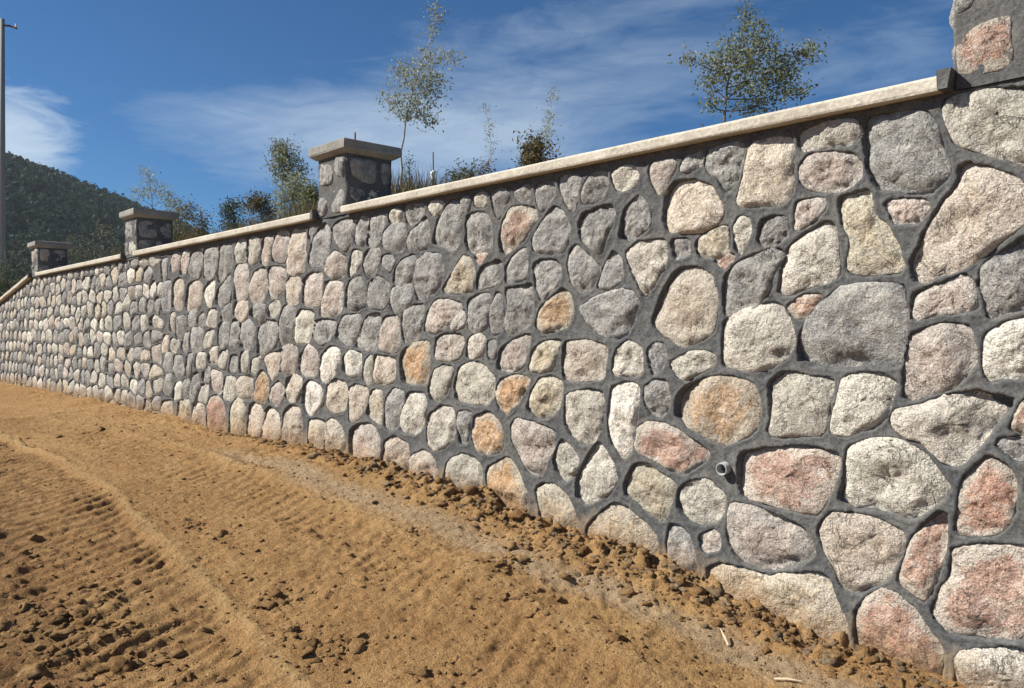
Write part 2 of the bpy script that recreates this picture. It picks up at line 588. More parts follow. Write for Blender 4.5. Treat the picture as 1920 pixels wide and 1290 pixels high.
def ground_h(x, y, detail=True):
    """height of the soil and the three zone weights"""
    z = ground_base(x) + 0.05 * np.clip(y, -60, 0)
    fx = np.clip(x, -40, 10)
    near = ((x > -30) & (x < 6) & (y > -9))
    zone = np.zeros(x.shape + (3,))
    if not near.any():
        return z, zone
    xx, yy = x[near], y[near]
    d1, a1 = to_curve(xx, yy, T1c, T1s)
    d2, a2 = to_curve(xx, yy, T2c, T2s)
    wob = 0.05 * fbm2(xx, yy, 1.7, 3, 5)
    d1 = d1 + wob * 0.5
    d2 = d2 + wob
    h = np.zeros_like(xx)
    # packed rims of the ruts
    rim1 = np.exp(-(d1 / 0.038) ** 2)
    rim2 = np.exp(-((d2 - 0.02) / 0.06) ** 2)
    h += (0.020 * rim1 + 0.009 * rim2) * np.clip(0.8 + 0.8 * fbm2(xx, yy, 2.6, 3, 33), 0.1, 1.6)
    # lug prints
    brk = 0.55 + 0.6 * fbm2(xx, yy, 2.2, 3, 31)
    band1 = sstep(-0.95, -0.75, d1) * (1 - sstep(-0.12, -0.03, d1))
    ph = (a1 * 1.0 + d1 * 0.55 + 0.03 * fbm2(xx, yy, 4, 2, 41)) / 0.135
    lug = np.clip(np.sin(ph * 2 * math.pi) * 1.5, -1, 1)
    h += band1 * (-0.016 + 0.013 * lug * np.clip(brk, 0.45, 1.1))
    band2 = sstep(0.05, 0.15, d2) * (1 - sstep(0.5, 0.65, d2))
    ph2 = (a2 - d2 * 0.5 + 0.03 * fbm2(xx, yy, 4, 2, 43)) / 0.15
    h += band2 * (-0.010 + 0.010 * np.clip(np.sin(ph2 * 2 * math.pi) * 1.4, -1, 1) * np.clip(brk, 0, 1))
    band3 = sstep(-0.62, -0.5, d2) * (1 - sstep(-0.14, -0.05, d2))
    h += band3 * (-0.008 + 0.007 * np.clip(np.sin((a2 + d2 * 0.6) / 0.14 * 2 * math.pi) * 1.4, -1, 1) * np.clip(brk, 0, 1))
    # broad and fine unevenness
    h += 0.030 * fbm2(xx, yy, 0.9, 3, 3)
    cl = fbm2(xx, yy, 9.0, 4, 9)
    rough = np.clip(0.35 + 0.9 * fbm2(xx, yy, 0.7, 2, 51), 0.1, 1.2)
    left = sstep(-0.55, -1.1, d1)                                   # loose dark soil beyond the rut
    h += 0.015 * rough * cl + 0.030 * left * np.clip(cl, -0.3, 1.5)
    h += 0.0065 * fbm2(xx, yy, 30.0, 3, 77)
    # loose spoil heaped against the wall
    sp = sstep(-8.6, -5.0, xx) * (1 - sstep(-1.9, -1.3, xx))
    heap = sp * sstep(-0.42, -0.05, yy + 0.05 * fbm2(xx, yy, 3, 2, 61))
    h += heap * (0.035 + 0.055 * np.clip(fbm2(xx, yy, 11, 3, 63), -0.5, 1.4))
    # cement slurry strip: smooth
    cy = -0.50 - 0.06 * np.clip(-3.0 - xx, -2, 8) * 0.5
    cem = np.exp(-((yy - cy + 0.05 * fbm2(xx, yy, 1.5, 3, 81)) / 0.20) ** 2) * sstep(-9.5, -6.5, xx)
    cem2 = heap * 0.45
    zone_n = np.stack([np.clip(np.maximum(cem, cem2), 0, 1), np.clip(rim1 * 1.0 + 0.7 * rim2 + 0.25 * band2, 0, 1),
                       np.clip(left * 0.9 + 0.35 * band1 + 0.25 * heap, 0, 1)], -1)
    zone[near] = zone_n
    z = z.copy()
    z[near] += h
    return z, zone


def grow(a, b, s0, s1):
    out, x = [a], a
    while abs(x - b) > 1e-6:
        f = (x - a) / (b - a)
        x = x + (s0 + (s1 - s0) * f) * (1 if b > a else -1)
        if (x - b) * (b - a) >= 0:
            x = b
        out.append(x)
    return np.array(out)


def build_ground():
    xr = grow(-1.0, -6.0, 0.0115, 0.0135)
    xl = grow(-6.0, -24.0, 0.0135, 0.05)
    xf = np.array([-25, -27, -30, -36, -45, -60, -90, -140, -220, -350, -600])
    xp = np.concatenate([grow(-1.0, 2.0, 0.03, 0.15)[1:], [3, 5, 9, 16, 30, 60, 120, 250, 600]])
    xs = np.concatenate([xf[::-1], xl[::-1], xr[::-1][1:], xp])
    yf = grow(0.10, -3.6, 0.0115, 0.016)
    ys = np.concatenate([yf, [-3.7, -3.9, -4.2, -4.8, -5.6, -7, -10, -16, -30, -60, -120, -250, -600]])
    X, Y = np.meshgrid(xs, ys, indexing='ij')
    Z, zone = ground_h(X, Y)
    nx, ny = X.shape
    idx = np.arange(nx * ny).reshape(nx, ny)
    Q = np.stack([idx[:-1, :-1], idx[:-1, 1:], idx[1:, 1:], idx[1:, :-1]], -1).reshape(-1, 4)
    V = np.stack([X, Y, Z], -1).reshape(-1, 3)
    me = mesh_np('ground', V, [Q], SOIL)
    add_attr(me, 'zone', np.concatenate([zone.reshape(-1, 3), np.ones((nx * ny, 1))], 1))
    o = obj('ground', me)
    tag(o, 'bare tan soil churned by tyre tracks at the foot of the stone wall', kind='structure')


build_ground()


def upper_z(x, y):
    x, y = np.asarray(x, float), np.asarray(y, float)
    b = wtop(np.clip(x, -33.5, 100)) - 0.10
    sl = 0.20 + 0.11 * sstep(-2.5, -5.0, x)
    return np.where(y < 0.5, b, b + np.clip(y - 0.5, 0, 1.6) * (sl + 0.03) + np.clip(y - 2.1, 0, 6) * 0.19 + np.clip(y - 7.5, 0, 60) * 0.035 + 0.05 * fbm2(x, y, 0.5, 2, 8))


def build_upper():
    xs = np.concatenate([[-900, -500, -250, -120, -70, -50, -40], np.arange(-36, 6.1, 0.5), [9, 14, 25, 50, 100, 250, 500]])
    ys = np.concatenate([[0.2, 0.45], np.arange(0.7, 6, 0.5), [7, 9, 12, 16, 22, 30, 45, 70, 110, 180, 280, 450, 800]])
    X, Y = np.meshgrid(xs, ys, indexing='ij')
    Z = upper_z(X, np.minimum(Y, 60))
    nx, ny = X.shape
    idx = np.arange(nx * ny).reshape(nx, ny)
    Q = np.stack([idx[:-1, :-1], idx[1:, :-1], idx[1:, 1:], idx[:-1, 1:]], -1).reshape(-1, 4)
    o = obj('upper_ground', mesh_np('upper_ground', np.stack([X, Y, Z], -1).reshape(-1, 3), [Q], TURF))
    tag(o, 'grassy ground held up behind the stone wall', kind='structure')


build_upper()

# hill
HC = P(-20, 622, 380)[:2]
HR = RGT[:2]
HF = FWD[:2]


def hill_z(x, y):
    a = (x - HC[0]) * HR[0] + (y - HC[1]) * HR[1]
    b = (x - HC[0]) * HF[0] + (y - HC[1]) * HF[1]
    r = (a / np.where(a > 0, 95, 150)) ** 2 + (b / 140) ** 2
    return 2.0 + 79 * np.exp(-r / 2) + 3.0 * fbm2(x, y, 0.018, 3, 91) * np.exp(-r / 3)


def build_hill():
    a = np.linspace(-420, 330, 90)
    b = np.linspace(-300, 330, 80)
    A, B = np.meshgrid(a, b, indexing='ij')
    X = HC[0] + A * HR[0] + B * HF[0]
    Y = HC[1] + A * HR[1] + B * HF[1]
    Z = hill_z(X, Y) - 1.5 - 6 * sstep(0.75, 1.0, np.maximum(np.abs(A + 45) / 375, np.abs(B - 15) / 315))
    nx, ny = X.shape
    idx = np.arange(nx * ny).reshape(nx, ny)
    Q = np.stack([idx[:-1, :-1], idx[:-1, 1:], idx[1:, 1:], idx[1:, :-1]], -1).reshape(-1, 4)
    tag(obj('hill', mesh_np('hill', np.stack([X, Y, Z], -1).reshape(-1, 3), [Q], HILLM)), 'dark wooded hill rising beyond the far end of the wall', kind='structure')


build_hill()

_ico = {}


def ico(sub):
    if sub not in _ico:
        import bmesh
        bm = bmesh.new()
        bmesh.ops.create_icosphere(bm, subdivisions=sub, radius=1.0)
        bm.verts.ensure_lookup_table()
        v = np.array([x.co[:] for x in bm.verts])
        f = np.array([[q.index for q in p.verts] for p in bm.faces])
        bm.free()
        _ico[sub] = (v, f)
    return _ico[sub]


def build_forest():
    """the wood on the hill: crowns made of leaf-clump facets, one mass"""
    r = np.random.RandomState(5)
    n = 9000
    A = r.uniform(-110, 190, n)
    B = r.uniform(-200, 25, n)
    X = HC[0] + A * HR[0] + B * HF[0]
    Y = HC[1] + A * HR[1] + B * HF[1]
    Z = hill_z(X, Y) - 1.5
    k = 16
    S = r.uniform(1.3, 2.6, n)
    d = r.normal(size=(n, k, 3))
    d /= np.linalg.norm(d, axis=2, keepdims=True)
    c = np.stack([X, Y, Z + S * 0.9], -1)[:, None, :] + d * S[:, None, None] * r.uniform(0.6, 1.05, (n, k, 1)) * np.array([1, 1, 1.15])
    c = c.reshape(-1, 3)
    nn = d.reshape(-1, 3) + r.normal(size=(n * k, 3)) * 0.35
    nn /= np.linalg.norm(nn, axis=1, keepdims=True)
    t = np.cross(nn, r.normal(size=nn.shape))
    t /= np.linalg.norm(t, axis=1, keepdims=True)
    b = np.cross(nn, t)
    s = (np.repeat(S, k) * r.uniform(0.25, 0.5, n * k))[:, None]
    V = np.stack([c - t * s, c - b * s * 0.8 - nn * s * 0.2, c + t * s, c + b * s * 0.8 - nn * s * 0.2], 1).reshape(-1, 3)
    Q = np.arange(len(V)).reshape(-1, 4)
    o = obj('forest', mesh_np('forest', V, [Q], LEAF_F, False))
    tag(o, 'dense dark green wood covering the hillside', 'forest', kind='stuff')


build_forest()

# ------------------------------------------------------------------ stones traced from the photograph (pixel outlines, laid out on the wall's own plane)
TILES = {
    'A': (1440, 0, 3.0), 'B': (1200, 200, 3.0), 'C': (1200, 600, 3.0), 'D': (1440, 230, 3.0), 'E': (1440, 650, 3.0), 'F': (720, 300, 3.0),
    'G': (720, 600, 3.0), 'H': (480, 400, 4.447), 'I': (480, 620, 4.447), 'J': (1440, 860, 3.0), 'K': (960, 900, 3.308), 'L': (960, 630, 3.0),
    'M': (960, 200, 3.0), 'N': (300, 380, 2.689), 'O': (0, 0, 1.0)}
TRACE = """
A l 990,580 1260,520 1440,505 1560,510 1560,960 1380,890 1160,830 1075,810 1050,740
A g 555,670 850,630 900,660 940,720 960,820 1015,920 1000,990 950,1040 930,1075 800,1075 630,1050 575,950 555,800
B l 900,150 1060,100 1210,95 1230,150 1180,205 1050,215 905,235
B p 910,330 960,280 1080,270 1190,280 1235,330 1230,390 1180,440 1090,470 960,455 915,420
D p 670,445 890,450 890,490 840,555 730,555 700,500
D y 410,440 560,390 580,470 600,540 640,570 690,640 720,700 750,790 750,830 470,850 460,780 480,700 470,620 440,590
D p 170,450 310,435 315,480 240,550 160,600
D l 120,720 200,650 340,560 365,590 385,700 390,860 360,880 230,910 120,960 70,950 80,850
D r 120,1040 200,985 300,975 260,1050 200,1090 150,1085
O g 1573,547 1627,537 1693,537 1697,600 1687,683 1627,683 1573,686 1520,684 1500,670 1502,635 1515,605 1545,570
D b 1100,230 1250,270 1400,330 1480,420 1480,500 1350,620 1200,740 1090,810 960,850 860,900 830,880 820,780 880,660 940,550 1010,430 1090,340 1090,280
D g 1210,830 1300,760 1400,690 1540,620 1560,1000 1400,1040 1250,1090 1240,1000 1215,930
D p 830,970 950,930 1100,870 1140,900 1165,990 1170,1040 1100,1055 950,1060 830,1105 820,1040
O w 1850,632 1885,612 1965,590 1970,700 1915,705 1855,710 1850,690
O p 1712,628 1755,614 1815,612 1823,640 1826,677 1810,700 1790,722 1748,735 1715,747 1697,745 1700,700 1703,665
E l 10,210 80,160 150,155 250,180 360,190 350,270 325,380 310,480 210,490 90,500 10,490 30,400 20,300
E w 430,190 480,165 640,165 710,200 690,290 660,390 580,450 440,490 365,475 400,340
E l 705,375 870,340 1000,290 1160,265 1370,300 1350,340 1260,450 1170,570 1080,650 1040,660 990,640 920,560 860,500 780,490 710,450
E r 1380,460 1440,340 1540,260 1590,300 1590,470 1480,490
E g 1300,540 1440,530 1520,560 1500,610 1400,630
E l 460,580 560,535 680,530 780,560 890,630 960,720 1015,780 990,830 900,900 800,960 720,930 600,900 480,900 410,870 440,740
C r 570,760 700,735 870,720 1000,735 1125,765 1100,870 1060,970 1000,1085 850,1060 720,1030 580,985 560,900
E r 1090,870 1110,770 1180,680 1240,630 1310,660 1360,720 1385,800 1370,900 1345,990 1290,1040 1150,1050 1075,1040
J b 290,400 370,315 480,320 640,360 760,420 740,530 660,670 600,700 480,750 430,720 390,620 330,510
J r 1000,300 990,400 980,550 930,680 870,790 830,760 740,690 790,560 830,440 930,350
J r 1050,510 1200,500 1360,500 1460,520 1560,560 1560,1000 1350,1010 1200,990 1020,975 960,900 935,870 990,730 1050,650
J r 500,860 560,800 650,750 740,790 830,870 880,960 930,1020 970,1070 960,1230 850,1250 700,1200 530,1140 500,980
J l 1070,1120 1180,1090 1340,1080 1540,1110 1560,1400 1080,1400
O y 1329,1069 1350,1059 1400,1072 1440,1085 1473,1080 1523,1077 1550,1080 1563,1120 1580,1160 1587,1193 1580,1230 1480,1210 1335,1140
O p 1373,947 1413,955 1460,970 1500,990 1517,1013 1525,1035 1507,1050 1460,1063 1420,1060 1385,1045 1370,1020 1367,990
O l 1363,603 1400,583 1457,570 1477,600 1487,625 1485,650 1465,675 1430,690 1390,690 1358,683 1358,640
C o 215,440 260,390 330,350 430,325 540,335 630,370 655,410 670,520 650,600 620,640 540,670 470,690 370,650 280,600 210,530
C l 180,250 230,220 290,190 380,185 420,215 400,260 330,290 260,330 220,310
C g 55,170 90,135 135,150 140,220 120,270 80,300 60,240
C g 40,380 90,350 145,350 160,420 155,500 120,540 60,515 35,470
L r 720,520 780,495 870,505 950,550 1040,610 1100,660 1080,700 1000,750 955,770 880,740 800,690 715,650
L y 690,730 750,725 830,780 920,830 900,900 870,1000 840,1040 780,990 700,920 640,880 645,830
L l 950,870 1000,830 1100,810 1130,850 1190,900 1190,960 1160,1030 1070,1050 1000,1030 940,960
K g 985,290 1050,300 1100,350 1110,400 1140,510 1140,620 1000,640 975,560 975,400
K p 1170,360 1260,320 1285,350 1280,420 1200,440
K y 470,300 560,210 640,150 720,190 830,280 890,350 905,420 880,520 700,530 560,480 460,430
K y 150,60 200,30 270,40 340,100 380,180 410,280 430,370 350,400 200,380 180,200
G o 585,840 700,775 740,840 780,920 810,1000 800,1070 740,1110 650,1100 600,1000 585,900
G l 340,900 370,800 440,760 500,775 545,830 545,920 520,1000 430,1030 350,1000
G b 150,780 230,740 280,790 310,900 300,990 200,1000 160,900
G p 720,600 750,560 830,580 960,630 960,700 920,780 900,850 860,870 810,850 770,760 730,680
G l 960,800 1000,680 1050,720 1095,790 1080,850 1030,905 975,860
G l 1090,940 1110,860 1170,750 1215,695 1250,750 1290,830 1310,900 1260,980 1130,1030 1095,990
G l 1030,430 1130,400 1230,410 1235,520 1220,610 1180,680 1110,690 1060,650 1030,590
G w 1290,390 1350,360 1430,370 1430,480 1400,620 1380,760 1350,770 1290,690 1270,590 1280,480
G b 1020,130 1140,125 1250,155 1245,240 1235,325 1140,335 1020,330 1010,230
G l 1300,220 1320,170 1380,125 1440,160 1450,220 1450,300 1300,305
G y 820,280 840,180 900,130 990,120 970,200 950,270 880,290
G p 640,280 660,170 730,120 820,85 810,150 780,260 720,280
G g 590,130 630,120 625,210 595,220
G l 470,200 480,110 540,85 570,110 555,190 500,210
G p 290,210 300,110 350,85 440,95 445,140 430,205 360,220
G o 95,260 110,180 180,140 250,125 255,200 240,355 110,350
G l 255,390 290,290 340,265 390,280 380,330 350,410 290,460 265,440
G l 405,370 430,280 500,245 560,260 620,330 615,420 580,475 480,465 410,440
G o 635,420 660,340 740,320 820,335 800,390 740,470 695,530 650,490
G y 810,500 840,400 880,340 950,325 1000,350 1000,430 980,500 920,545 860,540
G l 245,640 260,540 330,490 385,500 400,600 400,660 340,710 290,730 255,690
G g 420,530 490,520 480,620 470,690 430,690
G o 500,650 520,550 590,525 640,570 670,650 665,730 590,750 520,720
G g 10,600 20,450 60,395 115,410 100,480 70,600 40,615
G l 85,600 110,480 150,415 220,420 235,480 230,580 180,635 110,625
G b 10,690 60,660 130,700 140,760 130,880 90,930 20,920 5,800
F l 35,300 70,285 100,300 95,350 40,350
F g 125,265 160,260 220,255 225,290 190,340 140,360 130,320
F l 255,250 290,240 330,240 320,290 280,310
F g 280,460 310,350 350,270 380,230 420,235 430,300 430,430 400,500 330,480
F g 435,220 470,205 485,230 480,280 450,290
F l 510,210 550,190 575,195 575,250 520,255
F g 605,190 650,170 710,170 700,220 660,270 650,330 630,300
F g 740,190 780,160 815,150 815,230 760,225
F g 855,150 900,135 945,130 955,180 940,220 890,290 865,220
F g 985,110 1020,95 1100,90 1110,130 1090,210 1070,300 1030,250 1000,170
F g 1120,200 1140,130 1180,80 1250,75 1255,140 1240,200 1180,235 1125,240
F l 1290,80 1340,45 1400,40 1425,90 1420,140 1370,160 1310,160
F g 0,420 50,370 110,365 120,420 110,500 40,510 0,480
F g 135,470 150,420 200,370 240,330 250,400 245,490 180,500 140,495
F g 465,440 470,320 510,305 560,305 600,350 605,430 600,510 530,525 480,510
F r 655,450 680,350 720,275 790,270 850,285 860,330 820,390 790,440 720,500 680,530 660,500
F g 845,440 890,360 960,260 1010,300 1040,360 1040,450 1010,520 920,520 845,500
F g 1100,360 1130,310 1200,280 1280,260 1295,300 1280,370 1250,440 1220,520 1170,490 1120,440
F g 1340,390 1360,280 1440,210 1490,280 1500,360 1440,410 1380,460 1330,420
B b 150,560 150,500 200,430 300,425 390,450 430,520 470,590 440,650 360,690 240,700 160,695 145,620
B p 60,370 80,320 200,300 200,340 170,400 120,500 80,450
B g 235,350 260,290 340,260 340,330 270,355
B g 375,340 390,250 480,230 575,215 570,320 530,430 490,480 450,400 400,370
B b 560,530 590,430 630,240 680,200 750,180 850,180 855,320 850,480 800,540 700,550 570,555
B l 545,670 570,630 610,640 620,700 590,770 560,830 550,770
B g 680,690 700,640 800,625 820,640 820,720 780,760 700,780 675,760
B y 320,770 380,720 490,680 495,750 490,820 400,840 340,840
B g 190,760 265,750 270,830 200,850
B r 425,865 530,845 480,905
M l 650,820 720,765 860,760 870,850 850,910 800,1000 750,1060 720,1010 680,920
O b 1227,597 1237,570 1253,533 1273,507 1310,505 1332,520 1342,550 1343,590 1337,620 1310,637 1283,648 1250,630 1228,608
B g 480,1090 485,970 540,900 640,850 740,810 810,820 780,870 740,950 720,1040 660,1100 570,1150 490,1180
F g 1110,840 1180,790 1300,750 1390,740 1425,800 1400,900 1370,970 1300,1005 1220,980 1150,910
F g 850,590 890,565 970,570 995,610 980,690 930,740 890,790 865,720
F g 1040,580 1060,510 1090,490 1150,550 1215,610 1200,660 1160,720 1110,750 1060,680
F g 1210,710 1240,620 1290,520 1330,560 1340,640 1320,690 1260,720
F o 860,930 880,850 950,780 1010,730 1050,760 1060,860 1030,930 950,960 880,965
F g 695,600 740,540 800,505 805,590 800,660 740,680 690,685
F g 530,660 560,600 660,570 665,620 640,690 570,710 530,725
F y 330,740 390,650 450,545 490,570 510,640 500,740 420,740
F r 515,545 590,532 540,578
F g 180,690 200,570 240,535 320,540 330,620 320,690 280,750 190,790
F g 60,690 70,620 110,570 175,540 170,620 150,680 100,700
F g 40,800 40,740 90,710 150,700 160,790 130,830 60,860
F g 685,730 760,720 830,705 840,800 820,920 760,960 690,970 680,900 710,830
F g 600,930 610,840 640,750 665,780 670,870 660,960 620,980
F g 480,940 480,800 530,770 600,760 590,860 575,940 520,970
F l 380,950 410,880 450,850 450,930 410,945
F p 235,960 250,870 290,800 360,795 440,820 400,880 340,940 280,975
F g 110,960 115,850 150,830 225,820 215,920 190,1010 120,1030
H p 1030,1130 1050,990 1080,880 1180,870 1190,980 1185,1140 1100,1150
H b 270,470 280,300 300,150 410,155 410,330 400,480 320,500
H p 140,390 150,280 180,165 265,165 255,300 240,400
H p 45,410 60,280 80,205 140,200 120,310 105,420
H g 450,200 455,120 490,105 500,150 470,220
H g 450,400 480,250 540,140 580,100 610,130 620,240 600,350 570,430 460,430
H p 590,480 620,380 660,330 740,370 750,440 740,510 640,520
H g 640,140 680,90 760,60 820,70 810,180 760,310 720,280 660,200
H g 835,230 850,90 900,35 930,60 920,160 900,270 850,250
H g 940,250 960,80 980,30 1080,20 1070,80 1040,160 1030,260 960,270
H g 1060,370 1130,360 1150,420 1120,480 1070,430
H l 780,520 800,380 820,320 880,330 870,420 840,480
H g 910,440 920,350 960,310 1030,310 1030,400 990,490 940,540 920,500
H g 755,780 760,640 800,570 870,540 910,620 920,760 830,800
H g 945,770 950,600 1000,530 1060,560 1110,610 1100,740 1060,790
H p 535,840 550,700 570,590 720,590 720,700 710,800 650,850
H p 400,740 400,580 450,520 550,515 550,640 520,760 450,770
H b 260,740 260,600 290,550 370,560 360,700 330,750
H p 120,690 110,470 180,465 240,475 235,620 170,690
H l 110,850 120,790 170,740 200,760 190,830 150,850
H g 200,1090 210,900 240,790 330,790 310,930 300,1080 240,1110
H l 330,1060 330,920 370,820 480,830 470,930 440,1070
H g 485,1020 500,920 560,900 660,910 650,980 600,1050 540,1090
H g 670,1030 690,960 740,870 880,860 850,980 800,1100 730,1080
H g 830,1100 880,980 940,870 1040,850 1030,980 1000,1130 930,1140
H g 20,1170 30,960 80,910 180,920 170,1090 100,1150 40,1180
I b 80,240 150,200 190,190 180,330 140,410 110,340
I p 205,330 205,180 260,145 340,150 345,260 320,340 240,350
I p 370,340 370,230 440,130 500,180 520,260 500,360 410,365
I w 545,390 555,220 620,145 690,160 700,240 660,350 600,415 550,410
I w 735,330 740,230 800,185 870,200 870,300 860,370 780,375
I l 900,400 920,260 970,220 970,330 960,430 920,430
I b 1000,420 1000,220 1080,230 1160,240 1150,410 1070,450
I o 5,580 10,440 50,340 100,420 100,520 70,600
I p 120,570 140,490 190,440 230,490 220,580 160,610
I b 255,560 260,430 320,375 380,410 370,480 340,570 280,580
I w 395,590 400,480 450,430 520,470 570,540 530,620 480,690 420,680
I b 600,590 600,480 660,420 740,440 760,520 740,650 660,680 610,640
I b 790,760 790,600 780,500 830,465 930,490 920,600 860,720
I y 935,700 950,570 980,515 1060,520 1050,660 1040,780 980,740
I b 60,900 60,720 120,650 190,720 200,900 130,930
I b 230,950 240,700 290,640 360,660 380,760 370,940 300,960
I y 450,960 450,770 500,755 570,770 560,880 540,1000 470,990
I b 580,1050 590,780 640,750 700,800 740,900 740,1060 660,1080
I p 790,1040 790,850 850,800 940,790 1000,830 1040,930 1040,1080 960,1150 850,1120
N g 10,390 10,290 40,285 35,390
N p 55,340 70,265 100,260 95,340
N p 105,360 115,260 145,245 140,350
N g 150,370 155,270 180,245 210,245 210,370
N g 225,370 225,240 290,230 285,350 250,380
N g 295,370 305,220 360,215 365,330 330,370 300,400
N l 385,290 390,200 430,195 430,290
N l 445,290 450,190 505,185 495,290 470,305
N g 10,540 20,410 55,400 50,540
N b 65,530 70,410 100,385 120,410 110,535
N b 130,530 145,420 190,400 215,420 205,530 150,545
N w 225,450 250,410 275,385 270,510 245,520
N g 285,500 300,440 355,365 360,480 310,525
N p 380,480 385,330 440,315 450,470 400,490
N p 460,440 480,360 530,335 540,430 510,510 470,510
N l 50,640 60,565 80,560 75,650
N g 85,680 90,590 130,575 125,680
N g 140,620 150,560 185,550 175,620
N g 190,600 220,560 235,600 215,640
N l 240,620 250,550 285,545 280,620
N g 310,590 325,540 360,515 355,600
N b 375,560 385,505 440,500 440,570 410,590
N g 455,560 480,530 535,525 525,590 495,610
N b 10,750 20,680 45,675 35,750
N l 55,740 60,690 100,710 80,755
N g 110,740 125,670 145,660 135,760
N g 150,730 160,650 220,630 210,740 170,750
N l 220,730 240,660 270,640 265,720
N g 295,720 300,620 345,615 340,720
N g 355,720 370,600 395,600 390,720
N g 405,720 410,610 450,595 480,640 470,720 430,740
N g 70,860 75,780 110,775 120,850 95,885
N g 20,850 30,770 60,760 60,850
N g 130,870 140,770 165,765 160,870
N l 180,830 190,770 230,765 225,830
N l 245,800 260,745 295,735 285,810
N l 290,820 310,760 340,745 335,835
N g 355,850 365,780 390,775 385,850
N l 405,850 415,765 445,760 440,850
N l 460,850 470,800 500,790 490,850
N g 20,970 30,870 60,870 55,970
N w 65,990 80,920 110,910 105,980
N g 115,980 125,900 150,900 140,980
N g 155,990 165,880 190,860 200,930 180,1005
N l 205,1000 210,930 245,920 235,1000
N g 215,890 230,830 255,840 245,900
N p 260,930 265,850 315,870 310,950 290,960
N l 320,980 335,890 380,885 370,980 340,995
N b 390,960 400,890 465,880 465,980 420,985
N b 10,1105 10,1010 60,1005 60,1110
N y 90,1110 95,1010 150,1000 150,1110
N b 165,1120 175,1020 220,1020 225,1120
N r 240,1150 245,1000 280,980 320,1010 325,1160
N y 350,1180 360,1040 400,990 430,1040 420,1180
N b 440,1200 455,1030 490,1015 520,1050 500,1210
"""

COL = {  # base colour, stain colour, stain amount
    'g': ((0.300, 0.297, 0.292), (0.20, 0.197, 0.193), 0.25),
    'l': ((0.53, 0.50, 0.44), (0.36, 0.335, 0.285), 0.30),
    'w': ((0.68, 0.645, 0.575), (0.48, 0.44, 0.37), 0.25),
    'p': ((0.465, 0.418, 0.380), (0.45, 0.335, 0.285), 0.34),
    'r': ((0.460, 0.405, 0.350), (0.43, 0.215, 0.150), 0.52),
    'o': ((0.49, 0.42, 0.325), (0.50, 0.275, 0.115), 0.50),
    'y': ((0.500, 0.450, 0.365), (0.47, 0.365, 0.23), 0.35),
    'b': ((0.530, 0.470, 0.400), (0.47, 0.375, 0.29), 0.30)}


def poly_area(p):
    x, y = p[:, 0], p[:, 1]
    return 0.5 * np.sum(x * np.roll(y, -1) - y * np.roll(x, -1))


def centroid(p):
    x, y = p[:, 0], p[:, 1]
    c = x * np.roll(y, -1) - y * np.roll(x, -1)
    A = c.sum() / 2
    return np.array([((x + np.roll(x, -1)) * c).sum(), ((y + np.roll(y, -1)) * c).sum()]) / (6 * A)


def chaikin(p, it=2, w=0.22):
    for _ in range(it):
        q = np.roll(p, -1, axis=0)
        p = np.stack([p * (1 - w) + q * w, p * w + q * (1 - w)], 1).reshape(-1, 2)
    return p


def resample(p, n):
    q = np.vstack([p, p[:1]])
    s = np.concatenate([[0], np.cumsum(np.linalg.norm(np.diff(q, axis=0), axis=1))])
    t = np.linspace(0, s[-1], n, endpoint=False)
    return np.stack([np.interp(t, s, q[:, 0]), np.interp(t, s, q[:, 1])], 1)


def offset(p, d):
    """push a CCW outline outwards by d"""
    e = np.roll(p, -1, axis=0) - np.roll(p, 1, axis=0)
    n = np.stack([e[:, 1], -e[:, 0]], 1)
    n /= np.linalg.norm(n, axis=1, keepdims=True) + 1e-9
    return p + n * d


stones = []                    # dicts: outline (X,z) CCW, type
for line in TRACE.strip().splitlines():
    f = line.split()
    ox, oy, s = TILES[f[0]]
    pts = np.array([[float(a) for a in q.split(',')] for q in f[2:]])
    w = np.array([wallpt(ox + a / s, oy + b / s, 0.01) for a, b in pts])
    if poly_area(w) < 0:
        w = w[::-1]
    stones.append({'p': w, 't': f[1], 'traced': True})

# the rest of the wall: courses of stones fitted against the traced ones (cells between jittered seeds)
XMIN, XMAX = -33.0, 1.6
tp = np.concatenate([np.concatenate([resample(s['p'], 14)]) for s in stones])


def fill(x0, x1, row, width, seed):
    r = np.random.RandomState(seed)
    seeds = []
    z = -0.25
    k = 0
    while z < WTOP - 0.05:
        hgt = row * r.uniform(0.85, 1.15)
        x = x0 + r.uniform(0, width)
        while x < x1:
            seeds.append((x, z + hgt / 2 + r.normal() * row * 0.16))
            x += width * r.uniform(0.62, 1.4)
        z += hgt
    return np.array(seeds)


def inside(pt, poly):
    x, y = pt
    a, b = poly, np.roll(poly, -1, axis=0)
    c = ((a[:, 1] > y) != (b[:, 1] > y))
    xi = (b[:, 0] - a[:, 0]) * (y - a[:, 1]) / (b[:, 1] - a[:, 1] + 1e-12) + a[:, 0]
    return np.count_nonzero(c & (x < xi)) % 2 == 1


def clip(poly, n, c):
    """keep n.x <= c"""
    out = []
    d = poly @ n - c
    for i in range(len(poly)):
        j = (i + 1) % len(poly)
        if d[i] <= 0:
            out.append(poly[i])
        if d[i] * d[j] < 0:
            t = d[i] / (d[i] - d[j])
            out.append(poly[i] + t * (poly[j] - poly[i]))
    return np.array(out) if len(out) > 2 else None


